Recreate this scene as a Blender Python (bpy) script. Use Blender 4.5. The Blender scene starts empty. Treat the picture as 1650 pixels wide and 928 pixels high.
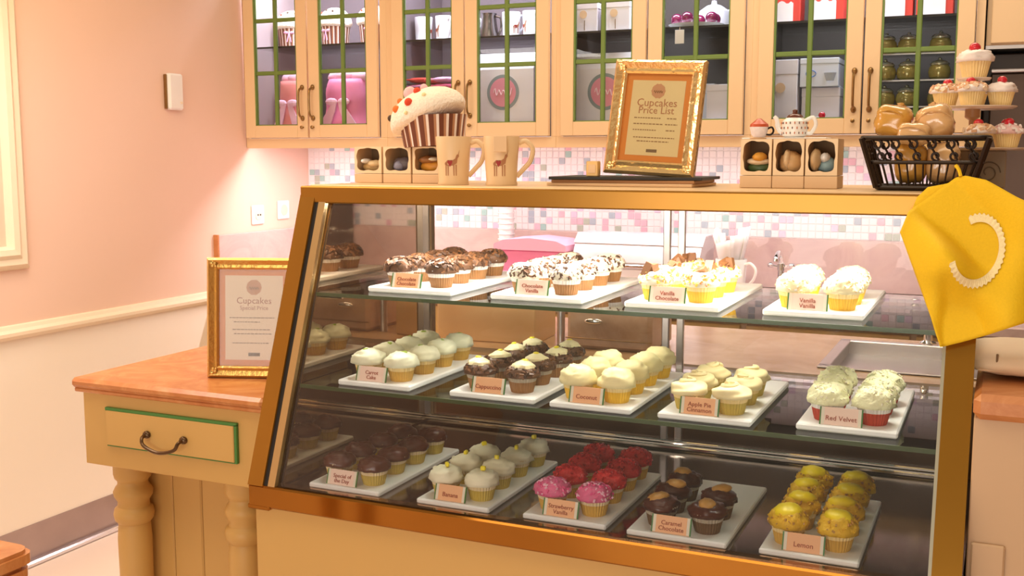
import bpy, math, random
from mathutils import Vector, Matrix, noise
S = bpy.context.scene
COL = S.collection
random.seed(7)
R = math.radians

# ------------------------------------------------------------------ camera, world, lights, exposure
EYE = Vector((0, 0, 1.5)); F = 1752.6; YAW = R(24.37); PIT = R(7.03)
cd = bpy.data.cameras.new('camera'); cam = bpy.data.objects.new('camera', cd); COL.objects.link(cam)
cam.location = EYE; cam.rotation_euler = (R(90) - PIT, 0, YAW)
cd.sensor_width = 36; cd.lens = F * 36 / 1650; cd.clip_start = .05
S.camera = cam
S.view_settings.view_transform = 'Standard'; S.view_settings.look = 'None'
S.view_settings.gamma = 1; S.view_settings.exposure = 0.0; S.view_settings.use_curve_mapping = False
S.cycles.transparent_max_bounces = 32
S.cycles.max_bounces = 10
W = bpy.data.worlds.new('world'); S.world = W; W.use_nodes = True
W.node_tree.nodes['Background'].inputs[0].default_value = (1, .78, .55, 1)
W.node_tree.nodes['Background'].inputs[1].default_value = .42
def area(name, loc, rot, sx, sy, power, col):
    l = bpy.data.lights.new(name, 'AREA'); l.shape = 'RECTANGLE'; l.size = sx; l.size_y = sy
    l.energy = power; l.color = col
    o = bpy.data.objects.new(name, l); COL.objects.link(o); o.location = loc; o.rotation_euler = rot
    return o
area('front_fill_light', (-.9, -2.35, 1.05), (R(90), 0, 0), 2.8, 1.1, 60, (1, .92, .85))  # unseen fill behind the camera, added to brighten the case front and trays
area('low_fill_light', (-2.60, 2.05, 2.10), (0, 0, 0), .6, .7, 14, (1, .93, .88))  # added fill just out of view, lightens the lower wall; no lamp hangs here
area('ceiling_light', (-.9, 1.0, 2.95), (0, 0, 0), 2.4, 1.2, 30, (1, .80, .56))
area('ceiling_light', (-2.3, 2.4, 2.95), (0, 0, 0), .9, .9, 20, (1, .64, .30))
area('ceiling_light', (-.6, 3.2, 2.95), (0, 0, 0), 1.6, .5, 22, (1, .82, .62))

# ------------------------------------------------------------------ camera calibration: a picture point at a known depth -> place
_cy, _sy = math.cos(YAW), math.sin(YAW)
_fw = Vector((-_sy * math.cos(PIT), _cy * math.cos(PIT), -math.sin(PIT))); _r = Vector((_cy, _sy, 0)); _d = _fw.cross(_r)
def at(px, py, Y=None, Z=None, X=None):
    q = _r * ((px - 825) / F) + _d * ((py - 464) / F) + _fw
    i, v = (1, Y) if Y is not None else ((2, Z) if Z is not None else (0, X))
    return EYE + q * ((v - EYE[i]) / q[i])
def gx(px, py, Y): return at(px, py, Y=Y).x
def gz(px, py, Y): return at(px, py, Y=Y).z

# ------------------------------------------------------------------ materials
MATS = {}
def mat(name, col, rough=.5, metal=0, nscale=0, namt=.12, bump=0, bscale=None, coat=0, emit=None, estr=0, sub=0, alpha=None, spec=None):
    if name in MATS: return MATS[name]
    m = bpy.data.materials.new(name); m.use_nodes = True; nt = m.node_tree
    b = nt.nodes['Principled BSDF']
    b.inputs['Roughness'].default_value = rough; b.inputs['Metallic'].default_value = metal
    c = (*col, 1)
    b.inputs['Base Color'].default_value = c
    if spec is not None: b.inputs['Specular IOR Level'].default_value = spec
    if coat: b.inputs['Coat Weight'].default_value = coat; b.inputs['Coat Roughness'].default_value = .12
    if sub:
        b.inputs['Subsurface Weight'].default_value = sub; b.inputs['Subsurface Radius'].default_value = (.01, .008, .005)
        b.inputs['Subsurface Scale'].default_value = .6
    if nscale or bump:
        tc = nt.nodes.new('ShaderNodeTexCoord'); n = nt.nodes.new('ShaderNodeTexNoise')
        n.inputs['Scale'].default_value = nscale or bscale; n.inputs['Detail'].default_value = 5
        nt.links.new(tc.outputs['Object'], n.inputs['Vector'])
        if nscale:
            mx = nt.nodes.new('ShaderNodeMixRGB'); mx.inputs[1].default_value = tuple(x * (1 - namt) for x in col) + (1,)
            mx.inputs[2].default_value = tuple(min(1, x * (1 + namt)) for x in col) + (1,)
            nt.links.new(n.outputs['Fac'], mx.inputs[0]); nt.links.new(mx.outputs[0], b.inputs['Base Color'])
        if bump:
            n2 = n
            if bscale and bscale != nscale:
                n2 = nt.nodes.new('ShaderNodeTexNoise'); n2.inputs['Scale'].default_value = bscale
                nt.links.new(tc.outputs['Object'], n2.inputs['Vector'])
            bp = nt.nodes.new('ShaderNodeBump'); bp.inputs['Strength'].default_value = bump; bp.inputs['Distance'].default_value = .01
            nt.links.new(n2.outputs['Fac'], bp.inputs['Height']); nt.links.new(bp.outputs[0], b.inputs['Normal'])
    if emit:
        b.inputs['Emission Color'].default_value = (*emit, 1); b.inputs['Emission Strength'].default_value = estr
    MATS[name] = m; return m
def glass(name, tint=(1, 1, 1), ior=1.45, rough=0.0):
    m = bpy.data.materials.new(name); m.use_nodes = True; nt = m.node_tree; nt.nodes.clear()
    o = nt.nodes.new('ShaderNodeOutputMaterial'); mx = nt.nodes.new('ShaderNodeMixShader')
    t = nt.nodes.new('ShaderNodeBsdfTransparent'); g = nt.nodes.new('ShaderNodeBsdfGlossy'); f = nt.nodes.new('ShaderNodeFresnel')
    t.inputs[0].default_value = (*tint, 1); g.inputs['Roughness'].default_value = rough; f.inputs[0].default_value = ior
    nt.links.new(f.outputs[0], mx.inputs[0]); nt.links.new(t.outputs[0], mx.inputs[1]); nt.links.new(g.outputs[0], mx.inputs[2])
    nt.links.new(mx.outputs[0], o.inputs[0]); MATS[name] = m; return m
def marble(name, c1, c2, c3, scale=7, rough=.18):
    m = bpy.data.materials.new(name); m.use_nodes = True; nt = m.node_tree; b = nt.nodes['Principled BSDF']
    tc = nt.nodes.new('ShaderNodeTexCoord'); n = nt.nodes.new('ShaderNodeTexNoise'); n.inputs['Scale'].default_value = scale
    n.inputs['Detail'].default_value = 9; n.inputs['Roughness'].default_value = .65; n.inputs['Distortion'].default_value = 1.2
    r = nt.nodes.new('ShaderNodeValToRGB'); r.color_ramp.elements[0].position = .32; r.color_ramp.elements[0].color = (*c1, 1)
    r.color_ramp.elements[1].position = .68; r.color_ramp.elements[1].color = (*c3, 1)
    e = r.color_ramp.elements.new(.5); e.color = (*c2, 1)
    nt.links.new(tc.outputs['Object'], n.inputs['Vector']); nt.links.new(n.outputs['Fac'], r.inputs[0]); nt.links.new(r.outputs[0], b.inputs['Base Color'])
    b.inputs['Roughness'].default_value = rough; MATS[name] = m; return m
PINK = mat('pink wall paint', (.85, .61, .49), .7, nscale=2.2, namt=.03)
CREAMW = mat('cream wainscot paint', (.91, .83, .72), .6, nscale=3, namt=.02)
CREAM = mat('cream cabinet lacquer', (.82, .60, .36), .42, nscale=5, namt=.03)
TAN = mat('tan painted panel', (.58, .355, .11), .45, nscale=4, namt=.03)
TRIMM = mat('pale cream trim', (.88, .76, .58), .45, nscale=6, namt=.02)
STEEL = mat('brushed steel', (.62, .58, .56), .3, .9, nscale=30, namt=.06)
DECK = mat('polished steel deck', (.40, .35, .32), .12, 1, nscale=8, namt=.1)
BRASS = mat('polished amber brass', (.36, .145, .022), .10, .9, nscale=4, namt=.18)
BRASS2 = mat('amber brass top trim', (.35, .16, .018), .25, .6, nscale=3, namt=.2)
GOLD = mat('polished gold frame', (.95, .68, .32), .18, .8, bump=.25, bscale=60)
CHROME = mat('chrome', (.85, .85, .86), .08, 1)
BRONZE = mat('antique bronze', (.30, .18, .07), .32, .85, nscale=40, namt=.3)
BLACK = mat('black rubber', (.012, .010, .008), .5)
IRON = mat('dark wrought iron', (.018, .009, .006), .35, .4)
GREEN = mat('green painted bead', (.15, .24, .05), .45)
GREEND = mat('dark green paint', (.06, .20, .04), .45)
GROUT = mat('white grout', (.90, .86, .87), .8)
MIRROR = mat('bronze tinted mirror', (.52, .42, .30), .03, 1)
MARB = marble('rosy brown marble', (.46, .16, .05), (.55, .22, .075), (.63, .30, .12), 9, .25)
MARBP = marble('pale pink marble', (.52, .36, .34), (.62, .46, .43), (.70, .55, .50), 4, .3)
MARBT = marble('tan marble', (.44, .27, .12), (.54, .35, .18), (.62, .43, .25), 4, .25)
GLASS = glass('clear glass'); PANE = glass('cabinet glass', (.97, .98, .98), 1.3)
SHELFG = glass('greenish shelf glass', (.94, .97, .95), 1.3)
EDGEG = mat('green glass edge', (.05, .085, .03), .1, .1)
WHITE = mat('white porcelain', (.88, .87, .84), .25, nscale=6, namt=.02)
TRAYM = mat('white tray', (.90, .89, .86), .35, nscale=5, namt=.02)
PAPERW = mat('white card', (.88, .86, .84), .6, nscale=8, namt=.03)
KRAFT = mat('kraft card', (.76, .54, .33), .7, nscale=14, namt=.06)
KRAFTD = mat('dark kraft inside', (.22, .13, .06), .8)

# ------------------------------------------------------------------ mesh builder
class MB:
    def __init__(s): s.v = []; s.f = []; s.m = []
    def add(s, vs, fs, mi=0):
        o = len(s.v); s.v += [tuple(v) for v in vs]; s.f += [tuple(i + o for i in f) for f in fs]; s.m += [mi] * len(fs); return s
    def box(s, x0, x1, y0, y1, z0, z1, b=0, mi=0, M=None):
        if x1 < x0: x0, x1 = x1, x0
        if b <= 0:
            vs = [(x, y, z) for x in (x0, x1) for y in (y0, y1) for z in (z0, z1)]
            fs = [(0, 1, 3, 2), (4, 6, 7, 5), (0, 4, 5, 1), (2, 3, 7, 6), (0, 2, 6, 4), (1, 5, 7, 3)]
        else:
            b = min(b, (x1 - x0) * .45, (y1 - y0) * .45, (z1 - z0) * .45)
            vs = []; idx = {}
            X = (x0, x1); Y = (y0, y1); Z = (z0, z1); sg = (1, -1)
            for i in (0, 1):
                for j in (0, 1):
                    for k in (0, 1):
                        for a in (0, 1, 2):
                            idx[i, j, k, a] = len(vs)
                            p = [X[i] + sg[i] * b, Y[j] + sg[j] * b, Z[k] + sg[k] * b]; p[a] = (X[i], Y[j], Z[k])[a]; vs.append(tuple(p))
            fs = []
            for i in (0, 1): fs.append(tuple(idx[i, j, k, 0] for j, k in ((0, 0), (1, 0), (1, 1), (0, 1))))
            for j in (0, 1): fs.append(tuple(idx[i, j, k, 1] for i, k in ((0, 0), (1, 0), (1, 1), (0, 1))))
            for k in (0, 1): fs.append(tuple(idx[i, j, k, 2] for i, j in ((0, 0), (1, 0), (1, 1), (0, 1))))
            for p in (0, 1):
                for q in (0, 1):
                    fs.append((idx[0, p, q, 1], idx[1, p, q, 1], idx[1, p, q, 2], idx[0, p, q, 2]))
                    fs.append((idx[p, 0, q, 0], idx[p, 1, q, 0], idx[p, 1, q, 2], idx[p, 0, q, 2]))
                    fs.append((idx[p, q, 0, 0], idx[p, q, 1, 0], idx[p, q, 1, 1], idx[p, q, 0, 1]))
            for i in (0, 1):
                for j in (0, 1):
                    for k in (0, 1): fs.append((idx[i, j, k, 0], idx[i, j, k, 1], idx[i, j, k, 2]))
        if M: vs = [M @ Vector(v) for v in vs]
        return s.add(vs, fs, mi)
    def lathe(s, prof, n=24, c=(0, 0, 0), mi=0, wob=None, cap0=True, cap1=True):
        vs = []; fs = []
        for k, (r, z) in enumerate(prof):
            for i in range(n):
                a = 2 * math.pi * i / n; rr = r * (wob(a, k) if wob else 1)
                vs.append((c[0] + rr * math.cos(a), c[1] + rr * math.sin(a), c[2] + z))
        for k in range(len(prof) - 1):
            for i in range(n):
                j = (i + 1) % n; fs.append((k * n + i, k * n + j, (k + 1) * n + j, (k + 1) * n + i))
        if cap0: fs.append(tuple(range(n - 1, -1, -1)))
        if cap1: fs.append(tuple((len(prof) - 1) * n + i for i in range(n)))
        return s.add(vs, fs, mi)
    def tube(s, pts, r, n=8, mi=0, closed=False):
        pts = [Vector(p) for p in pts]; N = len(pts); vs = []; fs = []; up = None
        for k in range(N):
            if closed: t = pts[(k + 1) % N] - pts[k - 1]
            else: t = pts[min(k + 1, N - 1)] - pts[max(k - 1, 0)]
            t.normalize()
            if up is None: up = Vector((0, 0, 1)) if abs(t.z) < .9 else Vector((1, 0, 0))
            a = t.cross(up).normalized(); b = a.cross(t).normalized(); up = b
            rr = r[k] if isinstance(r, (list, tuple)) else r
            for i in range(n):
                an = 2 * math.pi * i / n; vs.append(pts[k] + a * rr * math.cos(an) + b * rr * math.sin(an))
        for k in range(N if closed else N - 1):
            for i in range(n):
                j = (i + 1) % n; k2 = (k + 1) % N; fs.append((k * n + i, k * n + j, k2 * n + j, k2 * n + i))
        if not closed: fs += [tuple(range(n - 1, -1, -1)), tuple((N - 1) * n + i for i in range(n))]
        return s.add(vs, fs, mi)
    def ball(s, c, r, n=12, m=8, mi=0, disp=None):
        if not isinstance(r, (tuple, list)): r = (r, r, r)
        vs = [(c[0], c[1], c[2] - r[2])]
        for j in range(1, m):
            p = math.pi * j / m
            for i in range(n):
                a = 2 * math.pi * i / n; q = Vector((math.sin(p) * math.cos(a), math.sin(p) * math.sin(a), -math.cos(p)))
                k = 1 + (disp(q) if disp else 0); vs.append((c[0] + r[0] * q.x * k, c[1] + r[1] * q.y * k, c[2] + r[2] * q.z * k))
        vs.append((c[0], c[1], c[2] + r[2])); fs = []
        for i in range(n):
            j = (i + 1) % n; fs.append((0, 1 + j, 1 + i)); L = 1 + (m - 2) * n; fs.append((L + i, L + j, len(vs) - 1))
        for k in range(m - 2):
            for i in range(n):
                j = (i + 1) % n; a = 1 + k * n; fs.append((a + i, a + j, a + n + j, a + n + i))
        return s.add(vs, fs, mi)
    def prism(s, poly, x0, x1, mi=0):            # poly in (y, z), extruded along x
        n = len(poly); vs = [(x0, y, z) for y, z in poly] + [(x1, y, z) for y, z in poly]
        fs = [tuple(range(n)), tuple(range(2 * n - 1, n - 1, -1))] + [(i, i + n, (i + 1) % n + n, (i + 1) % n) for i in range(n)]
        return s.add(vs, fs, mi)
    def prismy(s, poly, y0, y1, mi=0):           # poly in (x, z), extruded along y
        n = len(poly); vs = [(x, y0, z) for x, z in poly] + [(x, y1, z) for x, z in poly]
        fs = [tuple(range(n)), tuple(range(2 * n - 1, n - 1, -1))] + [(i, i + n, (i + 1) % n + n, (i + 1) % n) for i in range(n)]
        return s.add(vs, fs, mi)
    def prismz(s, poly, z0, z1, mi=0):
        n = len(poly); vs = [(x, y, z0) for x, y in poly] + [(x, y, z1) for x, y in poly]
        fs = [tuple(range(n - 1, -1, -1)), tuple(range(n, 2 * n))] + [(i, (i + 1) % n, (i + 1) % n + n, i + n) for i in range(n)]
        return s.add(vs, fs, mi)
    def ringy(s, outer, inner, y0, y1, mi=0):    # closed ring between two loops in (x, z)
        n = len(outer); vs = []
        for y in (y0, y1):
            vs += [(x, y, z) for x, z in outer] + [(x, y, z) for x, z in inner]
        fs = []
        for i in range(n):
            j = (i + 1) % n
            fs += [(i, j, n + j, n + i), (2 * n + i, 3 * n + i, 3 * n + j, 2 * n + j), (i, 2 * n + i, 2 * n + j, j), (n + i, n + j, 3 * n + j, 3 * n + i)]
        return s.add(vs, fs, mi)
    def mesh(s, name, mats, smooth=False):
        me = bpy.data.meshes.new(name); me.from_pydata(s.v, [], s.f); me.update()
        for m in (mats if isinstance(mats, (list, tuple)) else [mats]): me.materials.append(m)
        if any(s.m): me.polygons.foreach_set('material_index', s.m)
        import bmesh
        bm = bmesh.new(); bm.from_mesh(me); bmesh.ops.recalc_face_normals(bm, faces=bm.faces); bm.to_mesh(me); bm.free()
        if smooth:
            me.polygons.foreach_set('use_smooth', [True] * len(me.polygons))
            if smooth != 'full': me.set_sharp_from_angle(angle=R(38))
        return me
    def build(s, name, mats, parent=None, smooth=False, loc=(0, 0, 0), rot=(0, 0, 0)):
        return inst(name, s.mesh(name, mats, smooth), parent, loc, rot)
def inst(name, me, parent=None, loc=(0, 0, 0), rot=(0, 0, 0)):
    o = bpy.data.objects.new(name, me); COL.objects.link(o); o.parent = parent; o.location = loc; o.rotation_euler = rot; return o
def tag(o, label, cat, group=None):
    o['label'] = label; o['category'] = cat
    if group: o['group'] = group
    return o
def thing(name, label, cat, loc=(0, 0, 0), rot=(0, 0, 0), group=None):
    o = bpy.data.objects.new(name, None); COL.objects.link(o); o.location = loc; o.rotation_euler = rot; o.empty_display_size = .05
    return tag(o, label, cat, group)
def struct(o): o['kind'] = 'structure'; return o
def stuff(o): o['kind'] = 'stuff'; return o
_TX = {}
def text_mesh(body, size, material, depth=.0006, align='CENTER'):
    key = (body, size, material.name)
    if key in _TX: return _TX[key]
    c = bpy.data.curves.new('lettering', 'FONT'); c.body = body; c.size = size; c.extrude = depth; c.align_x = align; c.align_y = 'CENTER'; c.resolution_u = 2
    c.space_line = .9
    o = bpy.data.objects.new('lettering', c); COL.objects.link(o); bpy.context.view_layer.update()
    me = bpy.data.meshes.new_from_object(o.evaluated_get(bpy.context.evaluated_depsgraph_get()))
    bpy.data.objects.remove(o); me.materials.clear(); me.materials.append(material); me.name = 'lettering'; _TX[key] = me; return me
def frot(): return (R(90), 0, 0)     # text lying in xz, facing -y

# ------------------------------------------------------------------ setting
XW, YB = -3.204, 4.60
fl = struct(MB().box(-3.4, 3.2, -2.5, 4.9, -.05, 0).build('floor', mat('pale pink floor', (.84, .70, .62), .35, nscale=2, namt=.05)))
wl = struct(MB().box(XW - .12, XW, -2.5, 4.9, 0, 3.0).build('wall_left', PINK))
wb = struct(MB().box(XW, 3.2, YB, YB + .12, 0, 3.0).build('wall_back', mat('back wall paint', (.80, .62, .50), .7)))
wr = struct(MB().box(2.2, 2.32, -2.5, 4.6, 0, 3.0).build('wall_right', mat('brown wall paint', (.45, .28, .15), .6, nscale=2, namt=.2)))
MB().box(XW, XW + .006, -2.5, 3.84, .15, .862).build('wainscot_panel', CREAMW, wl)
rail = struct(MB().prism([(0, 0), (.02, .005), (.030, .018), (.030, .03), (.018, .040), (.012, .052), (0, .055)], 0, 1).build('trim_1', TRIMM))
rail.data.transform(Matrix(((0, 1, 0, XW), (1, 0, 0, 0), (0, 0, 1, .84), (0, 0, 0, 1)))); rail.data.transform(Matrix.Scale(6.3, 4, (0, 1, 0))); rail.data.transform(Matrix.Translation((0, -2.45, 0)))
# raised wall moulding, a tall rectangle
tm = MB(); prof = [(0, 0), (.014, .004), (.026, .02), (.024, .04), (.034, .055), (.030, .075), (0, .085)]
for (ya, yb, za, zb) in ((1.5, 2.835, 1.09, 2.7),):
    def side(p0, p1, inn):
        vs = []; n = len(prof)
        for k, p in enumerate((p0, p1)):
            s0 = inn[k]
            for h, w in prof: vs.append((XW + h, p[0] + s0[0] * w, p[1] + s0[1] * w))
        fs = [(i, i + 1, n + i + 1, n + i) for i in range(n - 1)]
        tm.add(vs, fs)
    side((yb, za), (yb, zb), ((-1, 1), (-1, -1))); side((ya, za), (yb, za), ((1, 1), (-1, 1)))
    side((ya, zb), (ya, za), ((1, -1), (1, 1))); side((yb, zb), (ya, zb), ((-1, -1), (1, -1)))
struct(tm.build('trim_2', TRIMM, None, True))
bl = struct(MB().box(XW, XW + .010, -2.5, 3.85, 0, .15).build('baseboard_left', mat('scuffed steel kick plate', (.42, .34, .33), .32, .7, nscale=5, namt=.2)))
MB().box(XW + .010, XW + .036, -2.5, 3.85, 0, .022, .006).build('cove_strip', mat('bright metal cove', (.82, .82, .88), .2, .8), bl)
# marble splash + mosaic on the back wall
MB().box(XW + .02, 2.2, YB - .022, YB, .94, 1.152, .004).build('marble_splash', MARBP, wb)
MB().box(XW, XW + .022, 3.86, YB - .022, .90, 1.14, .004).build('marble_splash', MARBP, wl)
MB().box(XW, XW + .024, 3.853, 3.862, .90, 1.142).build('splash_end', MARB, wl)
MB().box(XW, 2.2, YB - .008, YB, 1.152, 1.56).build('tile_bed', GROUT, wb)
TCOL = [mat('white mosaic glass', (.90, .86, .87), .2, nscale=3, namt=.03), mat('pink mosaic glass', (.80, .50, .60), .2), mat('lilac mosaic glass', (.72, .58, .74), .2),
        mat('blue grey mosaic glass', (.42, .50, .58), .2), mat('teal mosaic glass', (.36, .58, .56), .2), mat('sage mosaic glass', (.46, .52, .44), .2)]
tile_me = []
for m in TCOL:
    tile_me.append(MB().box(-.0138, .0138, -.003, 0, -.0138, .0138, .001).mesh('tile', m))
rest = MB(); rng = random.Random(3); PT = .030
for i in range(112):
    for j in range(13):
        x = XW + .022 + PT * i; z = 1.168 + PT * j
        k = 0
        if rng.random() < .28: k = rng.choice((1, 1, 2, 3, 3, 4, 5))
        if -1.02 < x < -.345: inst('tile', tile_me[k], wb, (x, YB - .008, z))
        else: rest.box(x - .0138, x + .0138, YB - .011, YB - .008, z - .0138, z + .0138, .001, k)
stuff(rest.build('tile_field', TCOL, wb))
# wall fittings
p = at(276, 148, X=XW); ws = thing('thermostat', 'white wall thermostat box high on the pink wall', 'wall control', (XW, p.y, p.z))
MB().box(0, .028, -.040, .046, -.075, .075, .008).build('cover', PAPERW, ws); MB().box(.028, .030, .020, .034, -.05, -.04, .0006).build('button', TRIMM, ws)
MB().box(0, .016, -.046, -.040, -.072, .07, .002).build('side_plate', BRONZE, ws)
for px, py, lab in ((414, 346, 'white wall socket beside the marble splash, nearer the pink wall corner opening'), (455, 338, 'white blank wall plate close to the mosaic corner')):
    p = at(px, py, X=XW); so = thing('power_socket', lab, 'socket', (XW, p.y, p.z), group='fittings above the marble splash')
    MB().box(0, .010, -.045, .045, -.045, .045, .004).build('cover', WHITE, so)
    m_ = MB().lathe([(.026, 0), (.026, .003), (.020, .003)], 20); 
    o_ = m_.build('socket_ring', TRIMM, so, True, (.010, 0, 0), (0, R(90), 0))
    if px == 414:
        for dy in (-.009, .009): MB().lathe([(.004, 0), (.004, .0045)], 8).build('pin_hole', BLACK, so, False, (.0105, dy, 0), (0, R(90), 0))

# ------------------------------------------------------------------ upper cabinets
CY = 4.10                         # face of the doors
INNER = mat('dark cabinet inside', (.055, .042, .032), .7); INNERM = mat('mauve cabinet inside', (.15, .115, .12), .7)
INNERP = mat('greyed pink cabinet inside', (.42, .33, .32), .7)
DH = [(-3.186, -2.846), (-2.838, -2.484), (-2.412, -2.068), (-2.062, -1.688), (-1.638, -1.286), (-1.278, -.908), (-.856, -.488), (-.482, -.124)]
def bow(zl, zh, out=.03):
    return [(0, 0, zl), (0, -out * .5, zl + .004), (0, -out, zl + .02), (0, -out * 1.12, (zl + zh) / 2), (0, -out, zh - .02), (0, -out * .5, zh - .004), (0, 0, zh)]
def smooth_pts(p, n=5):
    p = [Vector(q) for q in p]; out = []
    for i in range(len(p) - 1):
        a, b, c, d = p[max(i - 1, 0)], p[i], p[i + 1], p[min(i + 2, len(p) - 1)]
        for k in range(n):
            t = k / n; out.append(.5 * ((2 * b) + (c - a) * t + (2 * a - 5 * b + 4 * c - d) * t * t + (-a + 3 * b - 3 * c + d) * t ** 3))
    return out + [p[-1]]
CABLAB = ['cream glazed wall cabinet against the pink wall, holding pink bags and striped plush cupcakes',
          'cream glazed wall cabinet holding white mugs, red towels and a logo bag',
          'cream glazed wall cabinet behind the gold price frame, holding white boxes',
          'cream glazed wall cabinet holding round glass jars and white cartons']
ZB0, ZD0, ZD1 = 1.525, 1.572, 2.395
handle_me = MB().tube(smooth_pts(bow(0, .135)), .0048, 8)
for z in (0, .135): handle_me.ball((0, -.004, z), (.010, .008, .012), 10, 6)
handle_me = handle_me.mesh('handle', BRONZE, True)
knob_me = MB().lathe([(.004, 0), (.004, .008), (.0075, .011), (.0075, .016), (.003, .019)], 12).mesh('knob', BRONZE, True)
for u in range(4):
    a, b = DH[2 * u], DH[2 * u + 1]
    x0 = XW + .003 if u == 0 else (DH[2 * u - 1][1] + a[0]) / 2; x1 = (b[1] + DH[2 * u + 2][0]) / 2 if u < 3 else b[1] + .03
    cb = thing('glazed_cabinet', CABLAB[u], 'cabinet', ((x0 + x1) / 2, CY, ZB0), group='glazed wall cabinets')
    L = lambda x: x - (x0 + x1) / 2
    bd = MB(); t = .018
    bd.box(L(x0), L(x0) + t, .022, .485, .012, .90); bd.box(L(x1) - t, L(x1), .022, .485, .012, .90)
    bd.box(L(x0) + t, L(x1) - t, .022, .485, .035, .052); bd.box(L(x0) + t, L(x1) - t, .022, .485, .88, .90)
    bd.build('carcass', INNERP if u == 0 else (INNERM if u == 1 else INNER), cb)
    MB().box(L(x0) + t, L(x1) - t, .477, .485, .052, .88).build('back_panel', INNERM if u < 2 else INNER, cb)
    ff = MB(); ff.box(L(x0), L(x1), .002, .022, 0, .045, .002); ff.box(L(x0), L(x1), .002, .022, .868, .92, .002)
    ff.box(L(x0), L(a[0]) - .002, .002, .022, .045, .868, .001); ff.box(L(b[1]) + .002, L(x1), .002, .022, .045, .868, .001)
    ff.build('face_frame', CREAM, cb)
    MB().box(L(x0) + t, L(x1) - t, .05, .474, .452, .458).build('glass_shelf', SHELFG, cb)
    MB().box(L(x0) + t, L(x1) - t, .046, .05, .451, .459).build('shelf_edge', BLACK, cb)
    ls = MB().box(L(x0) + .05, L(x1) - .05, .06, .09, .868, .878, .002).build('light_strip', mat('cool cabinet strip', (1, 1, 1), .5, emit=(.75, .82, 1), estr=4), cb)
    al = area('cabinet_lamp', ((x0 + x1) / 2, CY + .07, ZB0 + .850), (R(24), 0, 0), x1 - x0 - .1, .06, 10, (.80, .82, 1))
    us = MB().box(L(x0) + .03, L(x1) - .03, .032, .068, .0315, .0348, .001).build('under_light', mat('pinkish under light', (1, 1, 1), .5, emit=(1, .86, .90), estr=9), cb)
    ul = area('under_cabinet_lamp', ((x0 + x1) / 2 + (.12 if u == 0 else 0), CY + .050, ZB0 + .0295), (0, 0, 0), x1 - x0 - (.34 if u == 0 else .06), .03, 6.5 if u == 0 else 3.4, (1, .84, .88))
    for di, (d0, d1) in enumerate((a, b)):
        c = (d0 + d1) / 2; w = (d1 - d0) / 2; h = ZD1 - ZD0; st = .055
        fr = MB(); fr.box(-w, -w + st, -.020, 0, 0, h, .002); fr.box(w - st, w, -.020, 0, 0, h, .002)
        fr.box(-w + st, w - st, -.020, 0, 0, .055, .002); fr.box(-w + st, w - st, -.020, 0, h - .055, h, .002)
        dr = fr.build('door', CREAM, cb, False, (L(c), 0, ZD0 - ZB0))
        gw = w - st; gz0, gz1 = .055, h - .055
        bead = MB(); bead.box(-gw, -gw + .007, -.016, -.001, gz0, gz1); bead.box(gw - .005, gw, -.016, -.001, gz0, gz1); bead.box(-gw, gw, -.016, -.001, gz0, gz0 + .004)
        bead.build('glazing_bead', GREEN, dr)
        MB().box(-.009, .009, -.016, -.001, gz0, gz1, .003).build('muntin', GREEN, dr)
        zs = [gz0, 1.86 - ZD0, 2.092 - ZD0, gz1]
        for zm in zs[1:3]: MB().box(-gw + .007, gw - .005, -.015, -.002, zm - .009, zm + .009, .003).build('muntin', GREEN, dr)
        for q in range(3):
            for sx in (-1, 1):
                MB().box(min(sx * .008, sx * gw), max(sx * .008, sx * gw), -.009, -.006, zs[q] + .001, zs[q + 1] - .001).build('pane', PANE, dr)
        hx = (w - .024) * (1 if di == 0 else -1)
        inst('handle', handle_me, dr, (hx, -.020, .085)); inst('knob', knob_me, dr, (hx, -.020, .045), (R(90), 0, 0))
# plain cabinet and dark appliances at the end
ec = thing('end_cabinet', 'plain cream wall cabinet with flat doors above the dark oven', 'cabinet', (.33, CY + .02, 1.868))
MB().box(-.42, .62, .02, .46, 0, .5, .002).build('carcass', CREAM, ec)
for k in range(3): MB().box(-.405 + k * .335, -.405 + k * .335 + .329, 0, .02, .005, .495, .003).build('door', CREAM, ec)
MB().box(-.42, .62, 0.02, .46, -.012, 0).build('bottom_strip', STEEL, ec)
ov = thing('steel_oven', 'dark brown steel oven under the plain cream cabinet', 'oven', (.33, CY + .06, .94))
OVM = mat('dark brown steel', (.10, .062, .045), .3, .5, nscale=3, namt=.25)
MB().box(-.42, .62, .05, .40, 0, .905, .004).build('body', mat('black brown enamel', (.035, .02, .014), .4), ov)
MB().box(-.40, .60, .02, .05, .30, .838, .006).build('oven_door', OVM, ov)
MB().box(-.40, .60, -.004, .05, .838, .850, .003).build('trim_bar', STEEL, ov)
MB().tube([(-.3, .02, .36), (-.3, -.02, .36), (.5, -.02, .36), (.5, .02, .36)], .007, 8).build('handle', STEEL, ov, True)

# ------------------------------------------------------------------ back counter and prep counter
bc = thing('base_cabinet', 'tan base cabinet run under the pink marble wall splash', 'cabinet', (0, 3.88, 0))
MB().box(XW + .03, 2.1, .03, .69, .08, .90).build('body', CREAM, bc); MB().box(XW + .03, 2.1, .08, .69, 0, .08).build('plinth', BRONZE, bc)
for k in range(9):
    x = XW + .05 + k * .58; d_ = MB().box(x, x + .56, .008, .03, .70, .885, .003).build('drawer', TAN, bc); d2 = MB().box(x, x + .56, .008, .03, .10, .69, .003).build('door', TAN, bc)
    MB().tube(smooth_pts([(x + .22, .008, .79), (x + .23, -.02, .785), (x + .28, -.024, .78), (x + .33, -.02, .785), (x + .34, .008, .79)]), .005, 6).build('handle', BRONZE, d_, True)
tag(MB().box(XW + .024, 2.1, 3.855, YB - .022, .90, .94, .006).build('back_worktop', MARBP), 'pale pink marble worktop running along the mosaic wall', 'worktop')
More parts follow.
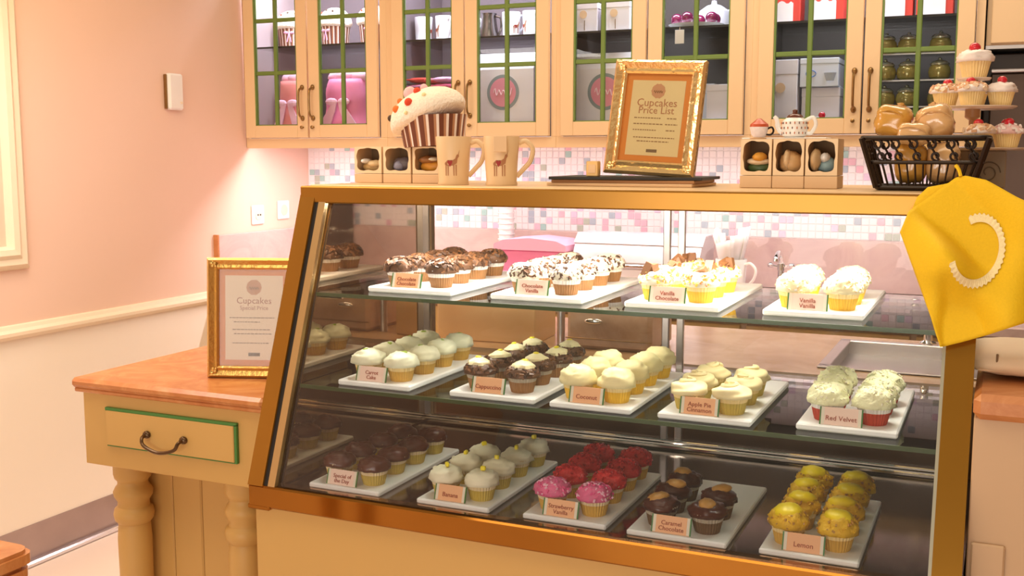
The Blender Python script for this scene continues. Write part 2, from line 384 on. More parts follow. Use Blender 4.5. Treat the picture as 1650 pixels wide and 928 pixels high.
pc = thing('prep_counter', 'cream work counter with sink standing behind the display case', 'counter', (0, 2.86, 0))
MB().box(-1.62, .7, .02, .64, 0, .89).build('body', mat('shade brown back board', (.12, .06, .025), .5, nscale=3, namt=.3), pc)  # the dim space behind the case: its shade is painted into this brown
pt = MB(); X0, X1, Y0, Y1 = -.42, .12, .11, .55
pt.box(-1.64, X0, 0, .66, .89, .93); pt.box(X1, .72, 0, .66, .89, .93); pt.box(X0, X1, 0, Y0, .89, .93); pt.box(X0, X1, Y1, .66, .89, .93)
pt.build('worktop', MARBT, pc)
sk = MB(); 
sk.box(X0 - .02, X1 + .02, Y0 - .02, Y0 + .012, .931, .936, .002); sk.box(X0 - .02, X1 + .02, Y1 - .012, Y1 + .02, .931, .936, .002)
sk.box(X0 - .02, X0 + .012, Y0, Y1, .931, .936, .002); sk.box(X1 - .012, X1 + .02, Y0, Y1, .931, .936, .002)
sr = sk.build('sink_rim', STEEL, pc)
sb = MB().box(X0 + .004, X1 - .004, Y0 + .004, Y1 - .004, .892, .896); sb.box(X0 + .004, X0 + .008, Y0 + .004, Y1 - .004, .892, .933); sb.box(X1 - .008, X1 - .004, Y0 + .004, Y1 - .004, .892, .933)
sb.box(X0 + .004, X1 - .004, Y0 + .004, Y0 + .008, .892, .933); sb.box(X0 + .004, X1 - .004, Y1 - .008, Y1 - .004, .892, .933)
sb.build('sink_basin', STEEL, pc)
def tap(name, lab, loc, h, rz):
    t = thing(name, lab, 'tap', loc, (0, 0, rz))
    MB().lathe([(.024, 0), (.024, .006), (.014, .012), (.013, h * .55), (.016, h * .56), (.016, h * .72), (.010, h * .74)], 16).build('body', CHROME, t, True)
    MB().tube(smooth_pts([(0, 0, h * .7), (0, -.01, h * .9), (0, -.06, h), (0, -.11, h * .92), (0, -.12, h * .82)]), .010, 10).build('spout', CHROME, t, True)
    for s in (-1, 1):
        c = MB().tube([(0, 0, h * .62), (s * .035, 0, h * .66)], .006, 8); c.ball((s * .042, 0, h * .67), (.014, .014, .012), 10, 6); c.build('handle', CHROME, t, True)
p = at(1258, 450, Y=4.42); tap('water_tap', 'small chrome tap standing on the marble worktop by the wall', (p.x, 4.42, .94), .17, 0)
p = at(1494, 560, Y=3.44); tap('sink_tap', 'chrome tap at the sink beside the yellow apron', (p.x, 3.465, .93), .19, 0)
# things on the worktops seen through the case
pb = thing('pink_box', 'pink curved-lid cake box on the back worktop', 'box', (at(868, 440, Y=4.3).x, 4.30, .94))
PKB = mat('bright pink card', (.82, .22, .42), .5); PKL = mat('light pink card', (.90, .45, .62), .5)
MB().box(-.16, .16, -.10, .10, 0, .155, .006).build('body', PKB, pb)
MB().prismy([(-.165, .155), (.165, .155), (.165, .18), (.12, .198), (0, .208), (-.12, .198), (-.165, .18)], -.105, .105).build('lid', PKL, pb)
MB().box(-.161, .161, -.103, -.1, .05, .065, .001).build('band', PKL, pb)
fd = thing('foil_dispenser', 'long brushed steel foil dispenser box on the back worktop', 'dispenser', (at(1034, 450, Y=4.33).x, 4.33, .94))
FDM = mat('pale brushed steel', (.62, .58, .60), .28, .6, nscale=20, namt=.08)
MB().prism([(-.12, 0), (.13, 0), (.13, .20), (.09, .225), (-.03, .225), (-.07, .19), (-.12, .12)], -.27, .27).build('body', FDM, fd)
MB().prism([(-.075, .192), (-.03, .231), (.095, .231), (.10, .226), (-.028, .226), (-.07, .188)], -.275, .275).build('lid', mat('white steel', (.85, .84, .88), .25, .3), fd)
MB().box(-.272, .272, -.126, -.118, .10, .112, .002).build('cutting_edge', CHROME, fd)
MB().box(-.26, .26, -.1215, -.118, .012, .09, .001).build('front_plate', mat('white steel', (.85, .84, .88)), fd)
def mug(name, lab, loc, rz, h, rt, rb, m, group=None, deer=True, heart=True, handle_m=None):
    t = thing(name, lab, 'mug', loc, (0, 0, rz), group)
    MB().lathe([(rb * 1.04, 0), (rb * 1.06, .004), (rb, .009), ((rb + rt) / 2 * .99, h * .5), (rt, h * .985), (rt * .985, h), (rt * .95, h * .985), ((rb + rt) / 2 * .93, h * .5), (rb * .9, .012)], 32).build('body', m, t, True)
    MB().tube(smooth_pts([(rt * .96, 0, h * .86), (rt * 1.35, 0, h * .90), (rt * 1.72, 0, h * .74), (rt * 1.6, 0, h * .5), (rt * 1.25, 0, h * .34), (rb * 1.0, 0, h * .18)]), .0058, 8).build('handle', handle_m or m, t, True)
    if deer:
        dm = mat('brown deer print', (.36, .16, .07), .6); hm = mat('dark red heart print', (.30, .02, .02), .6)
        s = h / .125
        def wrap(poly, m_, nm, lift=.0006):
            vs = []; n = len(poly)
            for l in (lift, -.002):
                for (x, z) in poly:
                    r = rb + (rt - rb) * min(1, z / h) + l; a = -math.pi / 2 + x / r; vs.append((r * math.cos(a), r * math.sin(a), z))
            fs = [tuple(range(n))] + [(i, (i + 1) % n, (i + 1) % n + n, i + n) for i in range(n)]
            MB().add(vs, fs).build(nm, m_, t)
        Z = lambda pts: [(x * s, (z + .012) * s) for x, z in pts]
        wrap(Z([(-.018, .045), (-.010, .052), (.004, .052), (.010, .056), (.014, .066), (.019, .067), (.020, .062), (.016, .056), (.014, .044), (.004, .038), (-.010, .037), (-.018, .040)]), dm, 'deer_body')
        for lx in (-.015, -.009, .006, .012): wrap(Z([(lx - .0015, .040), (lx + .0015, .040), (lx + .001, .012), (lx - .001, .012)]), dm, 'deer_leg')
        wrap(Z([(.017, .066), (.022, .078), (.019, .066)]), dm, 'deer_ear')
        if heart: wrap(Z([(-.004, .0485), (-.001, .0515), (.0025, .049), (.002, .045), (-.004, .035), (-.010, .045), (-.0105, .049), (-.007, .0515)]), hm, 'heart', .0010)
    return t
p = at(1178, 428, Y=4.25); mg = mug('white_mug', 'plain white mug stuffed with paper napkins on the back worktop', (p.x, 4.25, .94), R(-15), .15, .062, .055, WHITE, deer=False)
nk = thing('paper_napkin', 'bunch of white paper napkins fanned out of the mug', 'napkins', (p.x, 4.25, .965))
for k in range(7):
    a = k * .9; r0 = .02
    vs = []; n = 6
    for j in range(n):
        t_ = j / (n - 1)
        for s_ in (-1, 1):
            vs.append((r0 * math.cos(a) * (1 + 2.2 * t_) + s_ * (.016 + .022 * t_) * math.sin(a), r0 * math.sin(a) * (1 + 2.2 * t_) - s_ * (.016 + .022 * t_) * math.cos(a), .02 + t_ * (.20 + .03 * math.sin(k * 2.1)) + .008 * s_ * math.sin(k)))
    fs = [(2 * j, 2 * j + 1, 2 * j + 3, 2 * j + 2) for j in range(n - 1)]
    o_ = MB().add(vs, fs).build('napkin', PAPERW, nk, True); md = o_.modifiers.new('thick', 'SOLIDIFY'); md.thickness = .002
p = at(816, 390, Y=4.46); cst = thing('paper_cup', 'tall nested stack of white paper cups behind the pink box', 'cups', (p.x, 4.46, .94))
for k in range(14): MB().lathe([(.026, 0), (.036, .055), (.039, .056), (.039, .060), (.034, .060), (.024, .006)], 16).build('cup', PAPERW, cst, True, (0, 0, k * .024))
cx = at(806, 560, Y=3.05).x
ct = thing('carton', 'plain tan cardboard carton on the counter behind the case', 'carton', (cx, 3.05, .93), (0, 0, R(4)))
MB().box(-.17, .15, -.10, .10, 0, .135, .003).build('body', mat('tan cardboard', (.68, .43, .18), .7, nscale=5, namt=.06), ct)
MB().box(-.17, -.012, -.102, .102, .1355, .138, .001).build('flap', KRAFT, ct); MB().box(-.008, .15, -.102, .102, .1355, .138, .001).build('flap', KRAFT, ct)
MB().box(-.16, -.06, -.1, -.02, .139, .17, .004).build('paper_fold', KRAFTD, ct)
cx = at(1000, 550, Y=3.06).x
bn = thing('bread_bin', 'brownish steel bread bin with an oval chrome handle behind the case', 'bin', (cx, 3.06, .93))
MB().box(-.135, .125, -.10, .12, 0, .155, .012).build('body', marble('brown brushed metal', (.36, .22, .12), (.50, .33, .20), (.58, .42, .28), 3, .3), bn)
MB().ball((-.05, -.103, .085), (.030, .010, .010), 16, 8).build('handle', CHROME, bn, True); MB().box(-.137, .127, -.103, -.1, .03, .034, .001).build('seam', BRONZE, bn)
MB().tube([(-.168, -.06, 0), (-.168, -.06, .125)], .012, 12).build('steel_tube', STEEL, bn, True)

# ------------------------------------------------------------------ display case
dc = thing('display_case', 'slanted glass bakery display case with amber brass frame and tan base', 'display case', (0, 0, 0))
XL, XR = -1.578, -.037; ZL, ZT = .735, 1.424; YF, YT, YK = 2.0, 2.235, 2.74
sl = (YT - YF) / (1.395 - ZL)
gy = lambda z: YF + (z - ZL) * sl
MB().box(XL + .004, XR - .004, YF + .008, YK, 0, .684, .004).build('base_panel', TAN, dc)
MB().box(XL, XR, YF - .012, YF + .03, .684, ZL + .001, .004).build('lower_rail', BRASS, dc)
MB().box(XL, XR, YF + .03, YK, .70, ZL - .004).build('deck', DECK, dc)
MB().box(XL - .002, XL + .06, YF - .013, YF + .01, .678, .69, .003).build('corner_cap', BRASS, dc)
def slant(x0, x1, off, th, z0=ZL, z1=1.40): return MB().prism([(gy(z0) - off, z0), (gy(z0) - off + th, z0), (gy(z1) - off + th, z1), (gy(z1) - off, z1)], x0, x1)
slant(XL, XL + .042, .012, .03).build('corner_post', BRASS2, dc)
slant(XL + .042, XL + .054, .006, .02).build('gasket', BLACK, dc)
slant(XL + .054, XL + .073, .008, .014).build('glazing_strip', mat('dull gold strip', (.55, .38, .17), .3, .7), dc)
slant(XR - .05, XR, .012, .03).build('corner_post', mat('deep brass post', (.38, .18, .02), .2, .75, nscale=3, namt=.2), dc)
slant(XR - .056, XR - .05, .008, .02).build('glazing_strip', mat('pale glass edge', (.45, .45, .36), .2, .3), dc)
tb = MB(); tb.box(XL, XR, YT - .012, YT + .03, 1.381, ZT - .002, .003); tb.build('top_rail', BRASS2, dc)
MB().box(XL, XR, YT + .03, 2.80, 1.402, ZT, .002).build('top_panel', mat('pale gold laminate', (.80, .58, .34), .3, .1, nscale=3, namt=.06), dc)
slant(XL + .06, XR - .052, 0.0, .005, ZL, 1.385).build('front_glass', GLASS, dc)
# end walls
MB().prism([(YF + .03, ZL), (YK, ZL), (YK, 1.40), (gy(1.40) + .03, 1.40)], XL + .062, XL + .072).build('mirror_panel', MIRROR, dc)
MB().prism([(YF + .02, .70), (YK, .70), (YK, 1.40), (gy(1.40) + .02, 1.40)], XL + .002, XL + .061).build('end_panel', BRASS2, dc)
MB().prism([(YF + .03, ZL), (YK, ZL), (YK, 1.40), (gy(1.40) + .03, 1.40)], XR - .030, XR - .024).build('end_glass', GLASS, dc)
# rear: tracks, posts, two sliding panes
MB().box(XL + .072, XR - .03, YK - .03, YK, ZL, ZL + .018, .002).build('rear_track', CHROME, dc)
MB().box(XL + .072, XR - .03, YK - .05, YK - .036, ZL, ZL + .010, .002).build('rear_track', CHROME, dc)
MB().box(XL + .072, XR - .03, YK - .03, YK, 1.385, 1.402).build('rear_header', STEEL, dc)
MB().box(XL + .072, XL + .090, YK - .03, YK, ZL + .018, 1.385).build('rear_post', STEEL, dc)
MB().box(XL + .0905, XL + .097, YK - .025, YK - .005, ZL + .018, 1.385).build('rear_seal', KRAFTD, dc)
MB().box(XR - .05, XR - .032, YK - .03, YK, ZL + .018, 1.385).build('rear_post', STEEL, dc)
xm = at(1088, 480, Y=YK).x
MB().box(xm - .027, xm - .008, YK - .028, YK - .016, ZL + .018, 1.385, .002).build('sliding_stile', STEEL, dc)
MB().box(xm + .008, xm + .027, YK - .014, YK - .002, ZL + .018, 1.385, .002).build('sliding_stile', STEEL, dc)
MB().box(XL + .09, xm - .008, YK - .024, YK - .020, ZL + .018, 1.385).build('rear_glass', PANE, dc)
MB().box(xm + .008, XR - .05, YK - .010, YK - .006, ZL + .018, 1.385).build('rear_glass', PANE, dc)
for zs, yf in ((1.165, 2.172), (.955, 2.097)):
    sg = MB().box(XL + .076, XR - .034, yf + .003, 2.685, zs - .004, zs + .004).build('glass_shelf', SHELFG, dc)
    MB().box(XL + .076, XR - .034, yf, yf + .003, zs - .0045, zs + .0045).build('shelf_edge', EDGEG, sg)
    for yb_ in (yf + .06, yf + .22, 2.62):
        MB().tube([(XL + .072, yb_, zs - .012), (XL + .112, yb_, zs - .012)], .0055, 8).build('shelf_pin', CHROME, dc, True)
        MB().tube([(XR - .030, yb_, zs - .012), (XR - .055, yb_, zs - .012)], .0055, 8).build('shelf_pin', CHROME, dc, True)
MB().box(XL + .08, XR - .06, YT + .032, YT + .058, 1.384, 1.40, .004).build('light_tube', mat('case strip light', (1, 1, 1), .5, emit=(1, .97, .92), estr=14), dc)
area('case_lamp', ((XL + XR) / 2, YT + .09, 1.382), (R(-16), 0, 0), XR - XL - .2, .05, 10, (1, .96, .90))

# ------------------------------------------------------------------ cupcakes
def nz(v, f, s): return noise.noise(Vector(v) * f + Vector((s * 7.3, s * 3.1, s * 1.7)))
def frosting(r, h, style, seed, over=.004):
    n, m = 28, 11; vs = []; fs = []
    for j in range(m + 1):
        t = j / m
        for i in range(n):
            a = 2 * math.pi * i / n
            if style == 'swirl':
                ph = t * math.pi / 2; rr = r * math.cos(ph) ** .8; z = h * math.sin(ph)
                k = 1 + .07 * math.cos(2 * a - 9 * t) * (1 - t * .6); rr *= k; z += h * .05 * math.cos(2 * a - 9 * t)
            elif style == 'cone':
                ph = t * math.pi / 2; rr = r * (1 - t) ** .62; z = h * t; rr *= 1 + .06 * math.cos(3 * a - 10 * t)
            else:
                ph = t * math.pi / 2; rr = r * math.cos(ph) ** .72; z = h * math.sin(ph)
            q = (math.cos(a) * math.cos(ph), math.sin(a) * math.cos(ph), math.sin(ph))
            am = {'smooth': .05, 'swirl': .07, 'cone': .07, 'crumb': .15, 'lumpy': .14}[style]
            d_ = am * nz(q, 2.2, seed) + (am * .9 * nz(q, 7.5, seed + 5) if style in ('crumb', 'lumpy') else am * .3 * nz(q, 6, seed))
            rr *= 1 + d_; z *= 1 + d_
            if j == 0: z -= over
            vs.append((rr * math.cos(a), rr * math.sin(a), z))
    for j in range(m):
        for i in range(n):
            k = (i + 1) % n; fs.append((j * n + i, j * n + k, (j + 1) * n + k, (j + 1) * n + i))
    fs.append(tuple(range(n - 1, -1, -1))); fs.append(tuple(m * n + i for i in range(n)))
    return MB().add(vs, fs)
def scatter(r, h, nn, size, mats_n, seed, lo=0., hi=1., flat=.5):
    rg = random.Random(seed); mb = MB()
    for k in range(nn):
        t = (lo + (hi - lo) * rg.random()); ph = t * math.pi / 2; a = rg.random() * 6.283
        rr = r * math.cos(ph) ** .72 * 1.02; z = h * math.sin(ph) * 1.02
        M = Matrix.Translation((rr * math.cos(a), rr * math.sin(a), z)) @ Matrix.Rotation(a, 4, 'Z') @ Matrix.Rotation(R(90) - ph, 4, 'Y') @ Matrix.Rotation(rg.random() * 3.1, 4, 'Z') @ Matrix.Rotation(rg.uniform(-.7, .7), 4, 'X')
        L_ = size * rg.uniform(.7, 1.3); w_ = L_ * flat
        mb.box(-L_ / 2, L_ / 2, -w_ / 2, w_ / 2, -w_ * .35, w_ * .5, 0, rg.randrange(mats_n), M)
    return mb
RB, RT, HW = .0245, .0335, .040
def wrap_mesh(m, z0, z1, n=30, flare=1.0):
    def rad(z): return RB + (RT - RB) * z / HW
    vs = []; fs = []; N = n * 2
    for (z, k) in ((z0, 1), ((z0 + z1) / 2, 1.01), (z1, flare)):
        for i in range(N):
            a = 2 * math.pi * i / N; rr = rad(z) * k * (1 + (.022 + .012 * z / HW) * (1 if i % 2 else -1)); vs.append((rr * math.cos(a), rr * math.sin(a), z))
    for j in range(2):
        for i in range(N):
            k = (i + 1) % N; fs.append((j * N + i, j * N + k, (j + 1) * N + k, (j + 1) * N + i))
    if z0 == 0: fs.append(tuple(range(N - 1, -1, -1)))
    return MB().add(vs, fs).mesh('wrapper', m)
def cm(name, col, rough=.55, n=30, a=.15, bump=0): return mat(name, col, rough, nscale=n, namt=a, bump=bump, bscale=120)
BROWNW = cm('brown cake wrapper', (.30, .14, .04)); YELW = cm('yellow cake wrapper', (.80, .48, .03)); TANW = cm('golden tan wrapper', (.62, .36, .06))
OLW = cm('olive tan wrapper', (.55, .40, .07)); REDW = cm('red cake wrapper', (.48, .05, .02)); DBW = cm('dark brown wrapper', (.14, .07, .025))
RIMW = mat('white paper rim', (.80, .76, .70), .6); RIMC = mat('cream paper rim', (.78, .64, .38), .6); RIMY = mat('pale yellow paper rim', (.85, .66, .30), .6); RIMB = mat('greyed paper rim', (.45, .38, .28), .6)
CHOC = cm('chocolate shavings', (.13, .055, .02), .5, 40, .45); CHOC2 = cm('milk chocolate', (.22, .09, .03), .45, 40, .3); VAN = cm('vanilla cream', (.90, .84, .66), .5, 12, .05)
PALEY = cm('pale yellow cream', (.92, .82, .50), .55, 20, .08, .15); WHG = cm('white green cream', (.88, .86, .62), .5, 14, .05); BUT = cm('butter cream', (.90, .78, .42), .55, 18, .07)
SWC = cm('cinnamon cream', (.90, .75, .42), .5, 25, .14); RVC = cm('lemon white cream', (.95, .91, .58), .6, 40, .1, .3); DKG = cm('glossy dark chocolate', (.085, .022, .012), .28, 25, .3)
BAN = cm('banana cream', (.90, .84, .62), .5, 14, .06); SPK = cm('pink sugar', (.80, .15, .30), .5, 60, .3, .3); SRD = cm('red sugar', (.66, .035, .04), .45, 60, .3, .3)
CAR = cm('caramel', (.50, .25, .05), .4, 30, .3); LEM = cm('golden crumb', (.80, .47, .02), .6, 40, .25, .3); LEMT = cm('lemon curd', (.94, .68, .01), .4, 30, .1)
SPR = [mat('white sprinkle', (.9, .86, .82), .5), mat('pink sprinkle', (.85, .55, .52), .5), mat('orange sprinkle', (.85, .35, .06), .5), mat('yellow sprinkle', (.9, .7, .1), .5)]
SPV = [mat('white sprinkle', (.9, .86, .82)), mat('cream sprinkle', (.92, .8, .5), .5), mat('peach sprinkle', (.88, .58, .30), .5)]
SPC = [mat('dark chocolate curl', (.07, .03, .012), .4), mat('chocolate curl', (.16, .07, .03), .4), mat('pale chocolate curl', (.5, .42, .36), .5)]
GRN = mat('green zest', (.35, .48, .05), .5); YEL = mat('yellow candy', (.90, .75, .03), .4); PINKS = [mat('pale pink sugar', (.92, .55, .66), .4), mat('hot pink sugar', (.82, .10, .28), .4)]
REDS = [mat('red sugar crystal', (.70, .05, .05), .3), mat('deep red sugar', (.45, .02, .03), .3)]
CRW = cm('custard case', (.88, .66, .30), .4)
FL = {  # wrapper, rim, frosting, style, radius, height, sprinkle(mats, n, size, lo, hi, flat), topping
 'choc': (BROWNW, RIMW, CHOC, 'crumb', .0385, .027, ([CHOC, CHOC2, SPC[0]], 110, .011, 0, 1, .45), None),
 'chocvan': (BROWNW, RIMW, VAN, 'lumpy', .0385, .029, (SPC, 130, .0075, 0, .62, .45), None),
 'vanchoc': (YELW, RIMY, VAN, 'lumpy', .0385, .026, (SPR, 150, .006, 0, .75, .6), 'slab'),
 'vanvan': (YELW, RIMY, PALEY, 'lumpy', .0385, .031, (SPV, 110, .0045, 0, .9, .6), None),
 'carrot': (TANW, RIMY, WHG, 'lumpy', .0400, .027, None, 'leaf'),
 'capp': (BROWNW, RIMB, CHOC, 'crumb', .0385, .020, ([SPC[0], SPC[1], CHOC2], 70, .008, 0, .6, .45), 'star'),
 'coco': (YELW, RIMY, BUT, 'lumpy', .0400, .033, None, None),
 'apple': (OLW, RIMY, SWC, 'swirl', .0405, .020, None, 'curl'),
 'red': (REDW, RIMW, RVC, 'crumb', .0400, .033, ([RVC, VAN], 90, .005, 0, 1, .5), None),
 'spec': (OLW, RIMC, DKG, 'lumpy', .0380, .023, None, None),
 'ban': (OLW, RIMC, BAN, 'lumpy', .0385, .025, None, 'candy'),
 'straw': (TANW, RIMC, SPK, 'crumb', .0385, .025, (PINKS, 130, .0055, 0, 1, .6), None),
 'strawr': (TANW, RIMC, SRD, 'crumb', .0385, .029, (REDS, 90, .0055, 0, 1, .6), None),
 'carch': (DBW, RIMB, DKG, 'lumpy', .0385, .022, None, 'caramel'),
 'fwhite': (CRW, CRW, mat('rosy white icing', (.90, .80, .76), .45, nscale=30, namt=.06), 'lumpy', .0385, .022, None, 'cherry'),
 'fnut': (CRW, CRW, mat('rosy white icing', (.90, .80, .76)), 'lumpy', .0385, .018, ([mat('toasted flake', (.70, .40, .22), .5), mat('pale flake', (.88, .68, .48), .5)], 60, .011, 0, 1, .6), 'cherry'),
 'fpink': (CRW, CRW, mat('pale pink icing', (.88, .58, .56), .45, nscale=30, namt=.1), 'lumpy', .0385, .021, ([mat('rosy white icing', (.90, .80, .76))], 40, .008, 0, 1, .6), 'cherry'),
 'lemon': (TANW, RIMY, LEM, 'crumb', .0385, .030, ([LEM, CAR], 60, .005, 0, .6, .6), 'curd'),
}
FLM = {}
for fi, (k, (wm, rm, fm, st, r, h, sp, top)) in enumerate(FL.items()):
    var = []
    for v in range(3):
        fr_ = frosting(r, h, st, fi * 3 + v).mesh('frosting', fm, 'full')
        sp_ = scatter(r, h, sp[1], sp[2], len(sp[0]), fi * 3 + v, sp[3], sp[4], sp[5]).mesh('sprinkles', sp[0]) if sp else None
        tp = None
        if top == 'slab': tp = scatter(r * .45, .003, 3, .026, 1, v + 50, .2, .8, .55); tp = ('chocolate_shard', tp.mesh('chocolate_shard', CHOC2))
        if top == 'leaf':
            q = MB()
            for k2 in range(2): q.ball((.003 * k2, .004 * k2, 0), (.0075, .005, .004), 8, 6)
            tp = ('zest', q.mesh('zest', GRN, True))
        if top == 'star':
            q = MB(); n = 20
            q.lathe([(.026, -.004), (.024, .003), (.017, .007), (.010, .011), (.003, .013)], n, wob=lambda a, kk: 1 + .13 * math.cos(6 * a + kk)); q.ball((.002, .001, .0125), (.008, .007, .003), 8, 6, 1)
            tp = ('cream_star', q.mesh('cream_star', [PALEY, YEL], True))
        if top == 'curl':
            q = MB().tube([(.018 * math.cos(a / 3) * (1 - a / 40), .018 * math.sin(a / 3) * (1 - a / 40), -.003 + .0003 * a) for a in range(0, 22)], .005, 6); tp = ('cream_curl', q.mesh('cream_curl', SWC, True))
        if top == 'candy': tp = ('candy', MB().box(-.006, .006, -.004, .004, 0, .010, .002).mesh('candy', YEL))
        if top == 'caramel': tp = ('caramel_cap', MB().ball((.004, 0, -.002), (.023, .018, .010), 14, 8, disp=lambda q: .18 * nz(q, 3, v)).mesh('caramel_cap', CAR, 'full'))
        if top == 'curd': tp = ('curd', MB().ball((0, 0, -.006), (.029, .028, .014), 14, 8, disp=lambda q: .16 * nz(q, 3, v + 9)).mesh('curd', LEMT, 'full'))
        if top == 'cherry': tp = ('cherry', MB().ball((0, 0, .006), (.0125, .0125, .011), 14, 9).mesh('cherry', mat('glossy red cherry', (.62, .01, .03), .15, coat=.5), True))
        var.append((fr_, sp_, tp))
    FLM[k] = (wrap_mesh(wm, 0, HW * .62), wrap_mesh(rm if rm else wm, HW * .62, HW * 1.06, flare=1.04), var, h)
DESC = {'choc': 'brown chocolate-shaving cupcake', 'chocvan': 'white-topped cupcake rolled in chocolate curls', 'vanchoc': 'sprinkle-coated cupcake with a chocolate shard', 'vanvan': 'pale yellow sprinkled cupcake',
        'carrot': 'white frosted cupcake with green zest', 'capp': 'dark cupcake with a cream star', 'coco': 'smooth butter-yellow domed cupcake', 'apple': 'swirled cinnamon-cream cupcake',
        'red': 'red-cased cupcake with crumbly pale frosting', 'spec': 'glossy dark brown cupcake in pale case', 'ban': 'cream cupcake with yellow candy', 'straw': 'pink sugared cupcake',
        'strawr': 'red sugared cupcake', 'carch': 'dark cupcake with caramel cap', 'lemon': 'golden cupcake with lemon curd top'}
CC = [0]
def cupcake(k, loc, label, group, sc=1):
    w_, r_, var, h = FLM[k]; CC[0] += 1; fr_, sp_, tp = var[CC[0] % 3]
    t = thing('cupcake', label, 'cupcake', loc, (0, 0, CC[0] * 2.399), group); t.scale = (sc, sc, sc)
    inst('wrapper', w_, t); inst('wrapper_rim', r_, t)
    f_ = inst('frosting', fr_, t, (0, 0, HW * .97))
    if sp_: stuff(inst('sprinkles', sp_, f_))
    if tp: inst(tp[0], tp[1], f_, (.003, .002, h * .97), (random.uniform(-.15, .15), random.uniform(-.15, .15), 0))
    return t
CARD = mat('peach name card', (.92, .50, .26), .6, nscale=10, namt=.05); CARDL = mat('pale peach name card', (.92, .68, .56), .6, nscale=10, namt=.04); CARDW = mat('cream card edge', (.82, .74, .60), .6); INK = mat('brown red ink', (.36, .06, .02), .6)
#       flavour, x0, x1, z, yfront, length, rows left/right, card text, tray words, angle
TRAYS = [('choc', -1.396, -1.168, 1.169, 2.235, .445, 4, 4, 'Chocolate\nChocolate', 'top', 0), ('chocvan', -1.068, -.842, 1.169, 2.235, .445, 4, 4, 'Chocolate\nVanilla', 'top', 0),
         ('vanchoc', -.745, -.535, 1.169, 2.235, .445, 4, 3, 'Vanilla\nChocolate', 'top', 0), ('vanvan', -.447, -.246, 1.169, 2.24, .43, 3, 3, 'Vanilla\nVanilla', 'top', 0),
         ('carrot', -1.414, -1.221, .959, 2.125, .42, 4, 4, 'Carrot\nCake', 'middle', 0), ('capp', -1.118, -.910, .959, 2.125, .42, 4, 4, 'Cappuccino', 'middle', 0),
         ('coco', -.873, -.690, .959, 2.120, .42, 3, 4, 'Coconut', 'middle', 0), ('apple', -.632, -.440, .959, 2.12, .42, 3, 3, 'Apple Pie\nCinnamon', 'middle', 0),
         ('red', -.356, -.165, .959, 2.145, .42, 3, 3, 'Red Velvet', 'middle', 0),
         ('spec', -1.440, -1.252, .731, 2.036, .40, 4, 4, 'Special of\nthe Day', 'bottom', 0), ('ban', -1.155, -.978, .731, 2.036, .40, 3, 4, 'Banana', 'bottom', 0),
         ('straw', -.900, -.714, .731, 2.040, .40, 4, 4, 'Strawberry\nVanilla', 'bottom', 0), ('carch', -.668, -.464, .731, 2.036, .40, 3, 2, 'Caramel\nChocolate', 'bottom', 0),
         ('lemon', -.401, -.215, .731, 2.040, .40, 4, 4, 'Lemon', 'bottom', 0)]
ROWN = ['front', 'second', 'third', 'fourth']
TW = {'choc': 'chocolate-shaving', 'chocvan': 'chocolate-curl', 'vanchoc': 'sprinkle-coated', 'vanvan': 'pale yellow sprinkled', 'carrot': 'white frosted carrot', 'capp': 'cream-star cappuccino', 'coco': 'butter-yellow coconut',
      'apple': 'swirled apple cinnamon', 'red': 'red velvet', 'spec': 'glossy dark brown', 'ban': 'banana cream', 'straw': 'strawberry', 'carch': 'caramel chocolate', 'lemon': 'golden lemon'}
rg = random.Random(11)
for (k, x0, x1, z, yf, ln, nl, nr, txt, sh, ang) in TRAYS:
    w = x1 - x0; xc = (x0 + x1) / 2
    tr = tag(MB().box(-w / 2, w / 2, 0, ln, 0, .013, .003).build('tray', TRAYM, None, False, (xc, yf, z + .0005)), 'white slab tray under the %s cupcakes on the %s level' % (TW[k], sh), 'tray', 'white cupcake trays')
    zt = z + .0136
    pitch = min(.096, (ln - .10) / (max(nl, nr) - 1)) if max(nl, nr) > 3 else .092
    for col, nrow in ((-1, nl), (1, nr)):
        for r_ in range(nrow):
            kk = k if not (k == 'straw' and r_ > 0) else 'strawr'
            x = xc + col * w * .243 + rg.uniform(-.003, .003); y = yf + .058 + r_ * pitch + rg.uniform(-.003, .003)
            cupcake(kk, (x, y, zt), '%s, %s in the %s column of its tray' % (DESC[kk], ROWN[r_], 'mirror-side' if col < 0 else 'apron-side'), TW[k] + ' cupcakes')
    cw = min(.076, w * .40); ch = .035
    card = thing('name_card', 'peach name card of the %s cupcake tray' % TW[k], 'name card', (xc - w * .06, yf + .010, zt), (R(-17), 0, 0), 'name cards on the trays')
    MB().box(-cw / 2, cw / 2, -.0008, .0008, 0, ch, .0003).build('card', CARDL if sh == 'top' and k != 'choc' or k in ('carrot', 'red', 'spec') else CARD, card)
    for s in (-1, 1):
        MB().box(s * (cw / 2 - .003) - .003, s * (cw / 2 - .003) + .003, -.0012, -.0008, .001, ch).build('edge_band', CARDW, card)
        MB().box(s * (cw / 2 + .0014) - .0014, s * (cw / 2 + .0014) + .0014, -.0014, .0014, 0, ch).build('edge_stripe', GREEND, card)
    inst('lettering', text_mesh(txt, .0125 if '\n' in txt else .0135, INK), card, (0, -.0014, ch * (.42 if '\n' in txt else .38)), frot())

